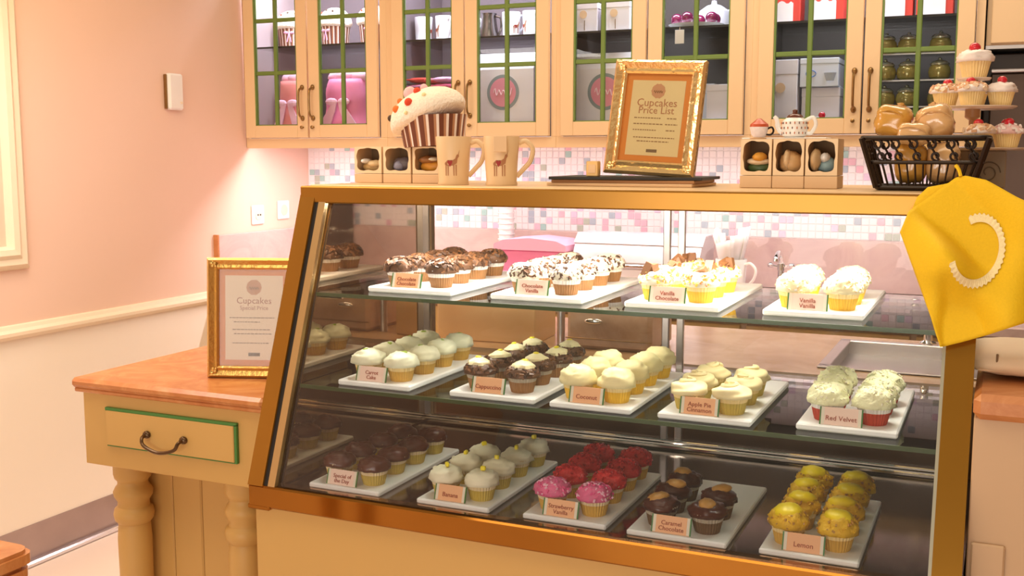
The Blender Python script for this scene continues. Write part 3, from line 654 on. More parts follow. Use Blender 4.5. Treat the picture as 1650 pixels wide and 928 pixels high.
# ------------------------------------------------------------------ left counter
lc = thing('side_counter', 'tan counter with turned legs, green-edged drawer and marble top beside the case', 'counter', (0, 0, 0))
slab = MB(); 
slab.box(-2.206, -1.590, 2.066, 2.76, .893, .920, .009); slab.box(-2.200, -1.590, 2.074, 2.755, .882, .8935, .003)
slab.build('marble_top', MARB, lc)
FY = 2.092
MB().box(-2.188, -1.592, FY, 2.74, .686, .882, .002).build('apron_panel', TAN, lc)
q = [at(170, 660, Y=FY - .01), at(376, 688, Y=FY - .01), at(378, 747, Y=FY - .01), at(172, 715, Y=FY - .01)]
dx0, dx1, dz1, dz0 = q[0].x, q[1].x, (q[0].z + q[1].z) / 2, (q[2].z + q[3].z) / 2
dw = MB().box(dx0, dx1, FY - .012, FY, dz0, dz1, .002).build('drawer', TAN, lc)
bd = MB(); bd.box(dx0 - .003, dx1 + .008, FY - .010, FY - .001, dz1, dz1 + .008, .001); bd.box(dx1, dx1 + .008, FY - .010, FY - .001, dz0 - .003, dz1 + .004, .001)
bd.box(dx0 - .002, dx1 + .006, FY - .008, FY - .001, dz0 - .004, dz0, .001); bd.box(dx0 - .003, dx0, FY - .008, FY - .001, dz0, dz1, .001)
bd.build('drawer_edge', GREEND, dw)
hp = [at(*p_, Y=FY - .012) for p_ in ((238, 700), (297, 709))]
a_, b_ = hp; hm_ = MB()
hm_.tube(smooth_pts([(a_.x, FY - .012, a_.z), (a_.x + .001, FY - .034, a_.z - .004), (a_.x + .012, FY - .040, a_.z - .022), ((a_.x + b_.x) / 2, FY - .042, a_.z - .034), (b_.x - .012, FY - .040, b_.z - .022), (b_.x - .001, FY - .034, b_.z - .004), (b_.x, FY - .012, b_.z)]), .0046, 8)
for p_ in hp: hm_.ball((p_.x, FY - .016, p_.z), (.012, .008, .010), 10, 6)
hm_.build('handle', mat('dark bronze', (.12, .07, .035), .3, .8), dw, True)
legp = [(.040, 0), (.052, .01), (.052, .05), (.040, .065), (.036, .08), (.043, .30), (.045, .47), (.043, .50), (.041, .515), (.050, .525), (.053, .540), (.050, .555), (.042, .562), (.041, .575), (.050, .590), (.052, .602), (.046, .614), (.040, .622), (.040, .632), (.047, .640), (.050, .652), (.050, .686)]
leg_me = MB().lathe(legp, 28).mesh('leg', TAN, True)
for px in (213, 392): inst('leg', leg_me, lc, (gx(px, 800, 2.16), 2.165, 0))
inst('leg', leg_me, lc, (gx(213, 800, 2.16), 2.68, 0))
plank_me = MB().box(-.0485, .0485, 0, .012, 0, .59, .004).mesh('plank', TAN)
for k in range(5): inst('plank', plank_me, lc, (-2.06 + k * .0985, 2.215, .096))
MB().box(-2.115, -1.595, 2.229, 2.70, .0, .686).build('inner_body', TAN, lc)
MB().box(-2.115, -1.595, 2.20, 2.229, 0, .094, .003).build('plinth', TAN, lc)

# ------------------------------------------------------------------ framed signs
ORNG = mat('orange mount', (.74, .24, .02), .5, nscale=20, namt=.1); PAPR = mat('parchment paper', (.82, .62, .30), .6, nscale=6, namt=.05); PAPR2 = mat('pale parchment', (.88, .66, .46), .6, nscale=6, namt=.04)
INK2 = mat('rust ink', (.50, .20, .08), .6); INK3 = mat('brown ink', (.34, .17, .06), .6)
def framed(name, label, loc, rot, w, h, fw, gold, paper, lines, head):
    t = thing(name, label, 'framed sign', loc, rot)
    pr = [(0, 0), (0, -.014), (.006, -.020), (fw * .35, -.017), (fw * .6, -.012), (fw * .85, -.016), (fw, -.012), (fw, 0)]
    n = len(pr); vs = []; cs = ((-1, 0, 1, 1), (1, 0, -1, 1), (1, 1, -1, -1), (-1, 1, 1, -1))
    for (sx, sz, ix, iz) in cs:
        for (o_, y_) in pr: vs.append((sx * w / 2 + ix * o_, y_, sz * h + iz * o_))
    fs = []
    for c in range(4):
        for i in range(n - 1): fs.append((c * n + i, c * n + i + 1, ((c + 1) % 4) * n + i + 1, ((c + 1) % 4) * n + i))
        fs.append((c * n + n - 1, c * n, ((c + 1) % 4) * n, ((c + 1) % 4) * n + n - 1))
    fr = MB().add(vs, fs).build('frame', gold, t)
    for (sx, sz) in ((-1, 0), (1, 0), (1, 1), (-1, 1)):
        m_ = MB()
        for (dx, dz, rr) in ((0, 0, .008), (.009, .003, .005), (.003, .009, .005), (.011, .010, .004)): m_.ball((-sx * dx, 0, (1 - 2 * sz) * dz), (rr, .003, rr), 10, 6)
        m_.build('corner_ornament', gold, fr, True, (sx * (w / 2 - fw * .42), -.0165, sz * h + (1 - 2 * sz) * fw * .42))
    MB().box(-w / 2 + .004, w / 2 - .004, 0, .006, .004, h - .004).build('backing', BRONZE, t)
    MB().box(-w / 2 + fw * .9, w / 2 - fw * .9, -.005, 0, fw * .9, h - fw * .9).build('mount', ORNG, t)
    b = fw + w * .065
    pw, ph = w / 2 - b, h - 2 * b
    MB().box(-pw, pw, -.0058, -.0048, b, b + ph).build('paper', paper, t)
    MB().lathe([(pw * .26, 0), (pw * .26, .0006)], 24, wob=lambda a, k: 1 + .05 * math.cos(14 * a)).build('logo_seal', mat('rosy seal ink', (.62, .30, .14), .6), t, False, (0, -.0059, b + ph * .86), (R(90), 0, 0))
    MB().tube([(pw * (-.16 + .32 * k / 16), 0, pw * .05 * math.sin(k * 1.6)) for k in range(17)], .0009, 6).build('seal_script', INK3, t, False, (0, -.0068, b + ph * .85))
    for (txt, size, zf) in head: inst('lettering', text_mesh(txt, size, INK2, .0003), t, (0, -.0062, b + ph * zf), frot())
    for (zf, x0, x1) in lines: 
        g = MB(); x = x0
        while x < x1 - .01:
            l_ = .05 + .07 * random.random(); g.box(pw * x, pw * min(x1, x + l_), -.0063, -.0058, b + ph * zf - .0012, b + ph * zf + .0012); x += l_ + .03
        stuff(g.build('fine_print', INK3, t))
    MB().box(-pw * .2, pw * .2, -.0064, -.0058, b + ph * .045, b + ph * .085).build('print_block', KRAFTD, t)
    MB().box(-w / 2 + fw, w / 2 - fw, -.0095, -.0080, fw, h - fw).build('glass', PANE, t)
    return t
stk = thing('board_stack', 'stack of thin wooden boards under a black slate below the price frame', 'boards', (at(1018, 290, Y=2.52).x, 2.52, ZT))
stk.location.z += .0005
for k, (w_, d_, z0, m_) in enumerate(((.36, .20, 0, KRAFT), (.35, .19, .0075, mat('brown board', (.40, .20, .08), .5, nscale=9, namt=.2)), (.37, .20, .015, BLACK))):
    MB().box(-w_ / 2, w_ / 2, -d_ / 2, d_ / 2, z0, z0 + .007, .001).build('board', m_, stk, False, (.004 * k, 0, 0), (0, 0, R(2 * k - 2)))
pa = at(1046, 276, Y=2.49)
pf = framed('price_frame', 'gold framed cupcake price list standing on the boards', (pa.x, 2.49, ZT + .0245), (R(-9), R(3), R(-4)), .226, .272, .032, GOLD, PAPR,
       [(.50, -.8, .2), (.50, .45, .8), (.42, -.8, .3), (.42, .4, .85), (.34, -.8, .1), (.34, .45, .8), (.24, -.75, .8), (.19, -.6, .6)], [('Cupcakes', .026, .70), ('Price List', .024, .60)])
tb_ = thing('tag_box', 'tiny gold tag box on the boards beside the price frame', 'tag', (at(956, 280, Y=2.44).x, 2.44, ZT + .023))
MB().box(-.015, .015, -.01, .01, 0, .036, .002).build('body', mat('gold card', (.76, .50, .20), .4, .3), tb_); MB().box(-.009, .009, -.0112, -.01, .008, .028, .0004).build('label', KRAFT, tb_)
lA = at(337, 607, Z=.92); lB = at(436, 600, Z=.92); ang = math.atan2(lB.y - lA.y, lB.x - lA.x)
ang = max(min(ang, .35), 0); wS = .245; mid = lA + Vector((math.cos(ang), math.sin(ang), 0)) * wS / 2
framed('menu_frame', 'gold framed cupcake notice leaning on the marble side counter', (mid.x, mid.y, .9205), (R(-5), 0, ang), wS, .312, .030, mat('dull gold frame', (.66, .42, .13), .25, .75, bump=.2, bscale=60), PAPR2,
       [(.50, -.85, .7), (.45, -.7, .2), (.36, -.75, .55), (.31, -.7, .6), (.20, -.75, .5)], [('Cupcakes', .024, .70), ('Special Price', .015, .615)])

# ------------------------------------------------------------------ corner table and till counter
tt = thing('corner_table', 'rounded rosy marble table corner peeking in by the kick plate', 'table', (0, 0, 0))
c0 = at(60, 880, Z=.75)
poly = [(c0.x - .9, c0.y - .42)] + [(c0.x - .03 + .03 * math.cos(R(a)), c0.y - .42 + .02 + .03 * math.sin(R(a))) for a in (-80, -45, 0)] + [(c0.x - .03 + .03 * math.cos(R(a)), c0.y - .03 + .03 * math.sin(R(a))) for a in (0, 30, 60, 90)] + [(c0.x - .9, c0.y)]
sc_ = lambda k: [(x - (k if i not in (0, len(poly) - 1) else 0), y - (k if i > 4 else 0)) for i, (x, y) in enumerate(poly)]
MB().prismz(sc_(.006), .742, .75).prismz(poly, .722, .742).prismz(sc_(.012), .712, .722).prismz(sc_(.004), .695, .712).build('table_top', MARB, tt)
for (x, y) in ((c0.x - .12, c0.y - .12), (c0.x - .7, c0.y - .12), (c0.x - .12, c0.y - .32), (c0.x - .7, c0.y - .32)): MB().lathe([(.02, 0), (.028, .3), (.03, .695)], 14).build('leg', TAN, tt, True, (x, y, 0))
rc = thing('till_counter', 'cream panelled counter with rosy marble top under the yellow apron', 'counter', (0, 0, 0))
ZR = 1.082
MB().box(-.034, .75, 2.035, 2.62, ZR - .046, ZR, .012).build('marble_top', MARB, rc)
MB().box(-.032, .74, 2.055, 2.60, 0, ZR - .046, .002).build('body', mat('peach cream lacquer', (.57, .38, .22), .45, nscale=4, namt=.02), rc)
MB().box(-.026, .03, 2.047, 2.055, 0, .81, .003).build('raised_panel', mat('peach cream lacquer', (.80, .58, .37)), rc)
bg = thing('folded_bag', 'folded tan paper bag lying on the till counter', 'paper bag', (gx(1632, 590, 2.26), 2.26, ZR + .0005))
bgm = MB().ball((0, 0, 0), (.10, .10, .030), 32, 16, disp=lambda q: (abs(q.x) ** 5 + abs(q.y) ** 5 + abs(q.z) ** 2.6) ** -.22 - 1 + .05 * nz(q, 2.6, 4) + .02 * nz(q, 9, 2))
bgm.build('bag_body', mat('pale kraft', (.82, .64, .42), .6), bg, 'full', (.02, 0, .034))
MB().box(-.06, .10, -.095, -.088, .018, .022, .001).build('fold_line', KRAFT, bg); MB().box(-.03, -.026, -.10, -.094, .03, .052, .001).build('slit', KRAFTD, bg)
MB().box(.018, .05, -.02, -.016, .06, .10, .001).build('strap', BLACK, bg)

# ------------------------------------------------------------------ things on top of the case
def wavy_window(w, h, seed):
    n = 48; outer = []; inner = []
    for i in range(n):
        a = 2 * math.pi * i / n + math.pi / 4; c, s_ = math.cos(a), math.sin(a); k = 1 / max(abs(c), abs(s_))
        outer.append((c * k * w / 2, s_ * k * h / 2 + h / 2))
        e = (abs(c) ** 5 + abs(s_) ** 5) ** (-1 / 5) * (.83 + .025 * math.sin(5 * a + seed) + .015 * math.sin(9 * a + seed * 2)); inner.append((c * e * w / 2, s_ * e * h / 2 + h / 2 + .002))
    return outer, inner
def gift_box(label, loc, rz, w, h, d, fill, seed, group):
    t = thing('gift_box', label, 'gift box', loc, (0, 0, rz), group)
    hb = h * .26; b = MB()
    b.box(-w / 2, -w / 2 + .003, -d / 2, d / 2, hb, h); b.box(w / 2 - .003, w / 2, -d / 2, d / 2, hb, h); b.box(-w / 2, w / 2, d / 2 - .003, d / 2, hb, h); b.box(-w / 2 + .003, w / 2 - .003, -d / 2, d / 2 - .003, h - .003, h)
    b.build('box_body', KRAFT, t); MB().box(-w / 2 - .001, w / 2 + .001, -d / 2 - .003, d / 2 + .001, 0, hb - .001, .001).build('box_base', KRAFT, t)
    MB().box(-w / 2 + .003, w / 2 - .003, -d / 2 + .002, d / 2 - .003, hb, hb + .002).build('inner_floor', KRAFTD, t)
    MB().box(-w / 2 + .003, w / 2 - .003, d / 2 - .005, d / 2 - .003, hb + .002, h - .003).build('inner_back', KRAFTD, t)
    o, i_ = wavy_window(w, h - hb, seed); m_ = MB().ringy(o, i_, -d / 2 - .0025, -d / 2)
    m_.build('window_frame', mat('pale kraft', (.82, .64, .42)), t, False, (0, 0, hb))
    for k, (col, (x, z, rx, rz_)) in enumerate(fill):
        MB().ball((x * w, -d * .12 - .008 * k, hb + .002 + z * h), (rx * w * 1.15, d * .28, rz_ * h * 1.15), 16, 10, disp=lambda q: .15 * nz(q, 3, seed + k)).build('keepsake', mat('keepsake %s' % (col,), col, .45, nscale=40, namt=.3), t, 'full')
    return t
YL = 2.52
for k, (xa, xb, lab, fill) in enumerate(((573, 617, 'kraft window gift box farthest from the mugs, under the plush cupcake', [((.55, .36, .14), (-.02, .15, .34, .16)), ((.70, .52, .28), (.10, .24, .24, .10)), ((.85, .84, .84), (-.2, .32, .09, .06))]),
                                  (619, 664, 'middle kraft window gift box showing a dark grey keepsake, under the plush cupcake', [((.10, .08, .09), (.03, .22, .34, .20)), ((.20, .20, .28), (-.05, .18, .18, .14))]),
                                  (666, 712, 'kraft window gift box with an amber keepsake, beside the deer mug', [((.62, .28, .03), (0, .18, .36, .18)), ((.30, .13, .04), (-.1, .36, .3, .10)), ((.82, .78, .66), (.16, .38, .12, .05))]))):
    xA, xB = gx(xa, 290, YL - .04), gx(xb, 290, YL - .04)
    gift_box(lab, ((xA + xB) / 2, YL, ZT + .0005), 0, xB - xA - .002, .094, .085, fill, k, 'gift boxes under the plush cupcake')
YR = 2.50
for k, (xa, xb, lab, fill) in enumerate(((1192, 1243, 'kraft window gift box with a green and orange keepsake, under the tiny teacup', [((.06, .10, .03), (.04, .13, .36, .14)), ((.80, .62, .42), (.02, .26, .34, .07)), ((.70, .34, .05), (.06, .35, .2, .09))]),
                                  (1244, 1295, 'middle kraft window gift box with tan keepsake, under the teapot', [((.55, .33, .14), (.02, .22, .34, .22)), ((.72, .52, .30), (-.1, .3, .12, .18))]),
                                  (1296, 1349, 'kraft window gift box with a blue grey keepsake, beside the wire basket', [((.22, .34, .38), (.10, .18, .26, .16)), ((.75, .74, .74), (.06, .34, .14, .09)), ((.50, .34, .18), (-.22, .3, .16, .2))]))):
    xA, xB = gx(xa, 298, YR - .045), gx(xb, 298, YR - .045)
    gift_box(lab, ((xA + xB) / 2, YR, ZT + .0005), 0, xB - xA - .002, .108, .09, fill, k + 5, 'gift boxes by the wire basket')
lb = tag(MB().box(gx(1200, 220, YR), gx(1335, 220, YR), YR - .03, YR + .04, ZT + .1088, ZT + .112, .001).build('display_card', PAPERW), 'thin white display card on the gift boxes under the teapot', 'card')
# plush cupcake
def plush(name, label, loc, rot, r, h, hb, tilt, dots, group=None, ribbon=False, soft=True):
    t = thing(name, label, 'plush toy', loc, rot, group)
    n = 84; cols = []
    prof = [(r * .74, 0), (r * .78, hb * .35), (r * .84, hb * .8), (r * .87, hb)]
    m_ = MB().lathe(prof, n, wob=lambda a, k: 1 + .012 * math.cos(21 * a))
    m_.m = []
    for fi_, f in enumerate(m_.f):
        if len(f) > 4: m_.m.append(0); continue
        i = f[0] % n; m_.m.append((0, 0, 2, 1)[i % 4] if True else 0)
    m_.build('striped_case', [mat('dark brown stripe', (.16, .045, .02), .7), mat('pale stripe', (.80, .70, .64), .7), mat('tan stripe', (.42, .20, .10), .7)], t)
    top = MB().ball((0, 0, 0), (r, r * .95, h), 36, 20, disp=lambda q: .03 * nz(q, 3, r * 90))
    top.v = [(x, y, z if z > 0 else z * .38) for x, y, z in top.v]
    o_ = top.build('fluffy_top', mat('white plush fur', (.90, .80, .68), .9, nscale=60, namt=.06, bump=.5, bscale=160), t, 'full', (-r * math.sin(tilt) * .30, 0, hb * 1.0), (0, -tilt, 0))
    dm = [mat('red pompom', (.66, .06, .02), .8), mat('orange pompom', (.75, .18, .03), .8), mat('brown pompom', (.07, .04, .02), .8), mat('pink pompom', (.85, .48, .50), .8), mat('pale yellow pompom', (.85, .72, .40), .8)]
    for (a, e, c, s_) in dots:
        MB().ball((r * math.cos(e) * math.cos(a), r * .95 * math.cos(e) * math.sin(a), h * math.sin(e)), s_, 10, 7).build('pompom', dm[c], o_, True)
    if ribbon:
        MB().lathe([(r * .765, hb * .62), (r * .80, hb * .64), (r * .81, hb * .74), (r * .775, hb * .76)], 32, cap0=False, cap1=False).build('ribbon', mat('pink ribbon', (.78, .38, .55), .4), t, True)
        bw = MB()
        for s_ in (-1, 1): bw.ball((s_ * r * .16, -r * .80, hb * .70), (r * .16, r * .05, r * .09), 10, 6); bw.tube([(0, -r * .8, hb * .68), (s_ * r * .12, -r * .82, hb * .3)], r * .03, 6)
        bw.build('bow', mat('pink ribbon', (.78, .38, .55)), t, True)
    return t
xp = gx(701, 230, YL)
plush('plush_cupcake', 'large plush cupcake with coloured dots, tilted on the gift boxes', (xp, YL - .005, ZT + .095), (0, R(-3), 0), .104, .072, .078, R(20),
      [(R(-150), .42, 2, .009), (R(-118), .52, 1, .010), (R(-88), .50, 0, .011), (R(-70), .95, 0, .010), (R(-128), .92, 1, .008), (R(-60), .55, 4, .006), (R(-105), 1.2, 3, .018), (R(-45), 1.15, 3, .010), (R(-95), .15, 4, .005)])
MUGM = mat('beige stoneware', (.72, .52, .30), .4, nscale=8, namt=.05)
for px, lab, tg in ((731, 'beige deer mug beside the gift boxes', 0), (808, 'beige deer mug with a hanging paper tag', 1)):
    c = at(px, 291, Y=2.41); m_ = mug('deer_mug', lab, (c.x, 2.41, ZT + .0005), R(20), .118, .044, .037, MUGM, 'deer mugs on the case')
    if tg: MB().box(-.016, .016, -.0515, -.0495, .080, .118, .001).build('paper_tag', KRAFT, m_, False, (-.006, 0, 0), (0, 0, R(8)))
# tiny teacup and teapot
zc = ZT + .1122
tcx = gx(1226, 218, YR); tu = thing('toy_teacup', 'tiny teacup with a red top on the gift boxes', 'teacup', (tcx, YR - .02, zc - .0032))
DOTW = mat('dotted lilac white', (.80, .74, .76), .35, nscale=120, namt=.18)
MB().lathe([(.020, 0), (.022, .002), (.008, .004)], 20).build('saucer', KRAFT, tu, True); MB().lathe([(.012, .004), (.017, .010), (.020, .022), (.021, .027)], 20).build('cup', DOTW, tu, True)
MB().lathe([(.021, .027), (.020, .033), (.011, .040), (.005, .045), (.002, .046)], 20).build('icing', mat('brick red icing', (.55, .09, .03), .35), tu, True)
MB().tube(smooth_pts([(.019, 0, .023), (.028, 0, .026), (.032, 0, .018), (.027, 0, .010), (.016, 0, .010)]), .0024, 6).build('handle', IRON, tu, True)
tp_ = thing('toy_teapot', 'small white patterned teapot with brown lid on the gift boxes', 'teapot', (gx(1280, 218, YR), YR, zc))
MB().lathe([(.020, 0), (.026, .004), (.029, .02), (.027, .036), (.018, .044)], 24).build('body', WHITE, tp_, True)
MB().lathe([(.019, .044), (.016, .049), (.006, .053), (.005, .057), (.006, .060), (.002, .062)], 16).build('lid', mat('dark brown glaze', (.12, .03, .015), .2), tp_, True)
MB().tube(smooth_pts([(-.026, 0, .012), (-.036, 0, .022), (-.040, 0, .040), (-.046, 0, .047)]), [.007] * 4 + [.006] * 4 + [.005] * 4 + [.0045] * 3 + [.004], 8).build('spout', WHITE, tp_, True)
MB().tube(smooth_pts([(.024, 0, .038), (.040, 0, .044), (.046, 0, .028), (.036, 0, .010), (.026, 0, .010)]), .0042, 8).build('handle', WHITE, tp_, True)
dts = MB()
for j in range(3):
    for i in range(18):
        a = 2 * math.pi * (i + .5 * (j % 2)) / 18; rr = (.0272, .0295, .0290)[j]; dts.ball((rr * math.cos(a), rr * math.sin(a), .010 + .011 * j), (.0014, .0014, .0028), 6, 4, i % 2)
stuff(dts.build('painted_dots', [mat('rust dot', (.55, .16, .05), .4), mat('dark dot', (.14, .08, .07), .4)], tp_))
# wire basket with wrapped breads
bx_ = at(1490, 300, Y=2.46).x
wbk = thing('wire_basket', 'black wrought iron scroll basket full of wrapped breads', 'basket', (bx_, 2.46, ZT + .0005))
hw, hd, bw_, bd_, bh = .122, .085, .092, .062, .108
def rr_(w_, d_, z, r=.02):
    out = []
    for cx_, cy_, a0 in ((w_ - r, d_ - r, 0), (-w_ + r, d_ - r, 90), (-w_ + r, -d_ + r, 180), (w_ - r, -d_ + r, 270)):
        for k in range(5): a = R(a0 + 22.5 * k); out.append((cx_ + r * math.cos(a), cy_ + r * math.sin(a), z))
    return out
MB().tube(rr_(hw, hd, bh), .0050, 8, closed=True).build('top_rim', IRON, wbk, True); MB().tube(rr_(bw_, bd_, .006), .0055, 8, closed=True).build('bottom_rim', IRON, wbk, True)
lz = .058; lt = lz / bh; MB().tube(rr_(bw_ + (hw - bw_) * lt, bd_ + (hd - bd_) * lt, lz), .0038, 8, closed=True).build('middle_rail', IRON, wbk, True)
MB().box(-bw_ + .003, bw_ - .003, -bd_ + .003, bd_ - .003, .002, .006).build('bottom_plate', IRON, wbk)
wire_n = 0
for s_ in (-1, 1):
    for k in range(13):
        u = -1 + 2 * k / 12
        MB().tube([(u * (bw_ - .012), s_ * bd_, .006), (u * (bw_ + (hw - bw_) * lt - .012), s_ * (bd_ + (hd - bd_) * lt), lz)], .0021, 6).build('wire', IRON, wbk, True)
    for k in range(7):
        u = -1 + 2 * k / 6
        MB().tube([(s_ * bw_, u * (bd_ - .012), .006), (s_ * (bw_ + (hw - bw_) * lt), u * (bd_ + (hd - bd_) * lt - .012), lz)], .0021, 6).build('wire', IRON, wbk, True)
def scroll(cx_, s_):
    pts = []
    for k in range(15): a = k * .5; r = .0035 + .0085 * k / 14; pts.append((cx_ - .004 + r * math.cos(a + 1.5), lz + .036 + r * math.sin(a + 1.5)))
    e = []
    for k in range(15): a = k * .5; r = .0030 + .0070 * k / 14; e.append((cx_ + .006 + r * math.cos(a + 4.6), lz + .013 + r * math.sin(a + 4.6)))
    return pts + e[::-1]
for s_ in (-1, 1):
    for k in range(6):
        cx_ = -.088 + k * .0352; P_ = []
        for (x, z) in scroll(cx_, s_): f_ = z / bh; P_.append((x, s_ * (bd_ + (hd - bd_) * f_), z))
        MB().tube(P_, .0024, 6).build('scroll', IRON, wbk, True)
    for k in range(3):
        cx_ = -.042 + k * .04; P_ = []
        for (x, z) in scroll(cx_, s_): f_ = z / bh; P_.append((s_ * (bw_ + (hw - bw_) * f_), x, z))
        MB().tube(P_, .0024, 6).build('scroll', IRON, wbk, True)
    MB().tube([(s_ * bw_, -bd_, .006), (s_ * hw, -hd, bh)], .006, 6).build('corner_bar', IRON, wbk, True); MB().tube([(s_ * bw_, bd_, .006), (s_ * hw, hd, bh)], .006, 6).build('corner_bar', IRON, wbk, True)
BRD = mat('film wrapped golden bread', (.58, .30, .05), .22, nscale=9, namt=.35, coat=.8, bump=.4, bscale=14); BRD2 = mat('film wrapped pale bread', (.70, .42, .18), .2, nscale=9, namt=.25, coat=.9, bump=.4, bscale=14)
for (px, py, r_, m_, lab, y_, tl) in ((1440, 196, (.038, .045, .036), BRD, 'golden film-wrapped bread standing in the basket by the cabinet handle', 2.46, .2), (1507, 197, (.038, .045, .038), BRD2, 'pale film-wrapped bread in the basket nearer the cupcake stand', 2.46, -.3),
                                 (1473, 216, (.034, .030, .024), BRD2, 'small wrapped roll tucked at the front between two breads', 2.415, .1), (1468, 262, (.034, .042, .044), BRD, 'wrapped golden bread low in the basket under the small roll', 2.455, 0), (1520, 262, (.034, .042, .044), BRD2, 'wrapped pale bread low in the basket beside the scrolls', 2.455, 0)):
    c = at(px, py, Y=y_); t = thing('wrapped_bread', lab, 'bread', (c.x, y_, c.z), (0, tl, 0), 'wrapped breads in the basket')
    MB().ball((0, 0, 0), r_, 32, 20, disp=lambda q: (abs(q.x) ** 3.5 + abs(q.y) ** 3.5 + abs(q.z) ** 3.5) ** -.2857 - 1 - .06 + .08 * nz(q, 2.2, px) + .05 * abs(nz(q, 5, px + 3)) + .012 * math.sin(18 * q.x + 9 * q.z)).build('loaf', m_, t, 'full')
    if py > 230: continue
    kn = MB().lathe([(.006, 0), (.004, .006), (.009, .014)], 12, wob=lambda a, k: 1 + .25 * math.cos(5 * a)); kn.build('film_knot', m_, t, True, (r_[0] * .1, r_[1] * .55, r_[2] * .72), (R(-40), 0, 0))
    MB().tube(smooth_pts([(-r_[0] * .8, -r_[1] * .75, r_[2] * .35), (-r_[0] * .2, -r_[1] * .98, r_[2] * .62), (r_[0] * .4, -r_[1] * .95, r_[2] * .45), (r_[0] * .85, -r_[1] * .6, 0)]), .0022, 6).build('film_fold', m_, t, True)
# cupcake stand
YS = 2.68; sx = gx(1566, 200, YS)
zt1, zt2, zt3 = gz(1555, 126, YS), gz(1555, 172, YS), gz(1590, 238, YS)
cs_ = thing('cupcake_stand', 'three-tier clear cupcake stand on a grey box behind the basket', 'cake stand', (sx, YS, ZT + .0005))
zo = ZT + .0005
MB().box(-.075, .075, -.06, .06, 0, zt3 - zo - .006, .003).build('base_box', mat('olive grey card', (.26, .21, .15), .6, nscale=12, namt=.12), cs_)
MB().tube(smooth_pts([(.025 * math.cos(k * .6) * (1 - k / 24) + .04, -.0615, .035 + .025 * math.sin(k * .6) * (1 - k / 24)) for k in range(18)], 3), .0012, 6).build('scroll_motif', mat('dark scroll ink', (.12, .09, .06), .6), cs_)
PLT = mat('pearly plate', (.80, .66, .52), .2, nscale=8, namt=.05)
for z, r_ in ((zt3, .118), (zt2, .092), (zt1, .036)): MB().lathe([(r_ * .9, -.006), (r_, -.002), (r_, 0), (.01, 0)], 36).build('plate', PLT, cs_, True, (0, 0, z - zo))
MB().lathe([(.010, zt3 - zo), (.007, zt3 - zo + .02), (.007, zt2 - zo - .03), (.016, zt2 - zo - .024), (.016, zt2 - zo - .006)], 14).build('pole', mat('wooden pole', (.50, .27, .12), .4), cs_, True); MB().lathe([(.008, zt2 - zo), (.008, zt1 - zo - .006)], 14).build('pole', mat('wooden pole', (.50, .27, .12)), cs_, True)
cupcake('fwhite', (sx, YS, zt1 + .0005), 'white iced cupcake with cherry, alone on the top tier of the stand', 'cupcakes on the tiered stand')
for k, (a, kk, lab) in enumerate(((188, 'fnut', 'nut-topped cherry cupcake on the middle tier, next to the glass jars'), (268, 'fnut', 'flake-topped cherry cupcake at the front of the middle tier'), (348, 'fwhite', 'white iced cherry cupcake on the middle tier beside the oven'), (90, 'fwhite', 'white iced cherry cupcake at the back of the middle tier'))):
    cupcake(kk, (sx + .058 * math.cos(R(a)), YS + .058 * math.sin(R(a)), zt2 + .0005), lab, 'cupcakes on the tiered stand', .84)
for k, (a, kk, lab) in enumerate(((283, 'fnut', 'flake-topped cherry cupcake at the front of the lowest tier'), (335, 'fpink', 'pink iced cherry cupcake on the lowest tier, above the apron'), (30, 'fwhite', 'white iced cherry cupcake at the back of the lowest tier'), (195, 'fpink', 'pink iced cherry cupcake on the lowest tier behind the basket'))):
    cupcake(kk, (sx + .082 * math.cos(R(a)), YS + .082 * math.sin(R(a)), zt3 + .0005), lab, 'cupcakes on the tiered stand', .84)

# ------------------------------------------------------------------ yellow apron hung over the case corner
ap = thing('apron', 'bright yellow cotton apron with a lace ring hung over the case corner', 'apron', (0, 0, 0))
APM = mat('yellow cotton', (.80, .51, .003), .75, nscale=220, namt=.06, bump=.15, bscale=260)
def ysurf(px, py):
    u = (px - 1450) / 240; v = (py - 285) / 270
    f_ = .016 * math.sin(px * .050 + py * .010) * min(1, v + .15) + .012 * math.sin(px * .021 - py * .034)
    e = (px - 1478) * .66 - (py - 345) * .75; f_ += .026 * math.tanh(e / 8) * math.exp(-((px - 1530) / 55) ** 2) * (1 if py < 430 else math.exp(-((py - 430) / 30) ** 2))
    f_ += .012 * math.exp(-((px - 1524 - (py - 400) * .05) / 13) ** 2) * max(0, min(1, (py - 400) / 60))
    d1 = (px - 1500) * .72 - (py - 385) * .69; d1b = abs(d1) / 26
    f_ -= .022 * math.exp(-d1b * d1b) * math.exp(-((px - 1540) / 60) ** 2) * .8
    base = 2.235 - .085 * max(0, min(1.15, v)) - .035
    return min(base - .012 + f_, 2.205 - .093 * max(0, min(1.15, v)))
def osurf(px, py, off=0):
    p_ = at(px, py, Y=ysurf(px, py) - off); return p_
def lerp(a, b, t): return a + (b - a) * t
def poly_at(P_, t):
    t = min(.9999, max(0, t)) * (len(P_) - 1); i = int(t); k = t - i; return (lerp(P_[i][0], P_[i + 1][0], k), lerp(P_[i][1], P_[i + 1][1], k))
TOP = [(1450, 374), (1464, 340), (1500, 315), (1540, 286), (1556, 283), (1590, 290), (1640, 318), (1700, 345)]; BOT = [(1517, 559), (1550, 551), (1590, 540), (1650, 521), (1705, 505)]
NU, NV = 48, 40; vs = []; fs = []
for j in range(NV + 1):
    v = j / NV
    for i in range(NU + 1):
        u = i / NU; a = poly_at(TOP, u); b = poly_at(BOT, u); vs.append(osurf(lerp(a[0], b[0], v), lerp(a[1], b[1], v)))
for j in range(NV):
    for i in range(NU): k = j * (NU + 1) + i; fs.append((k, k + 1, k + NU + 2, k + NU + 1))
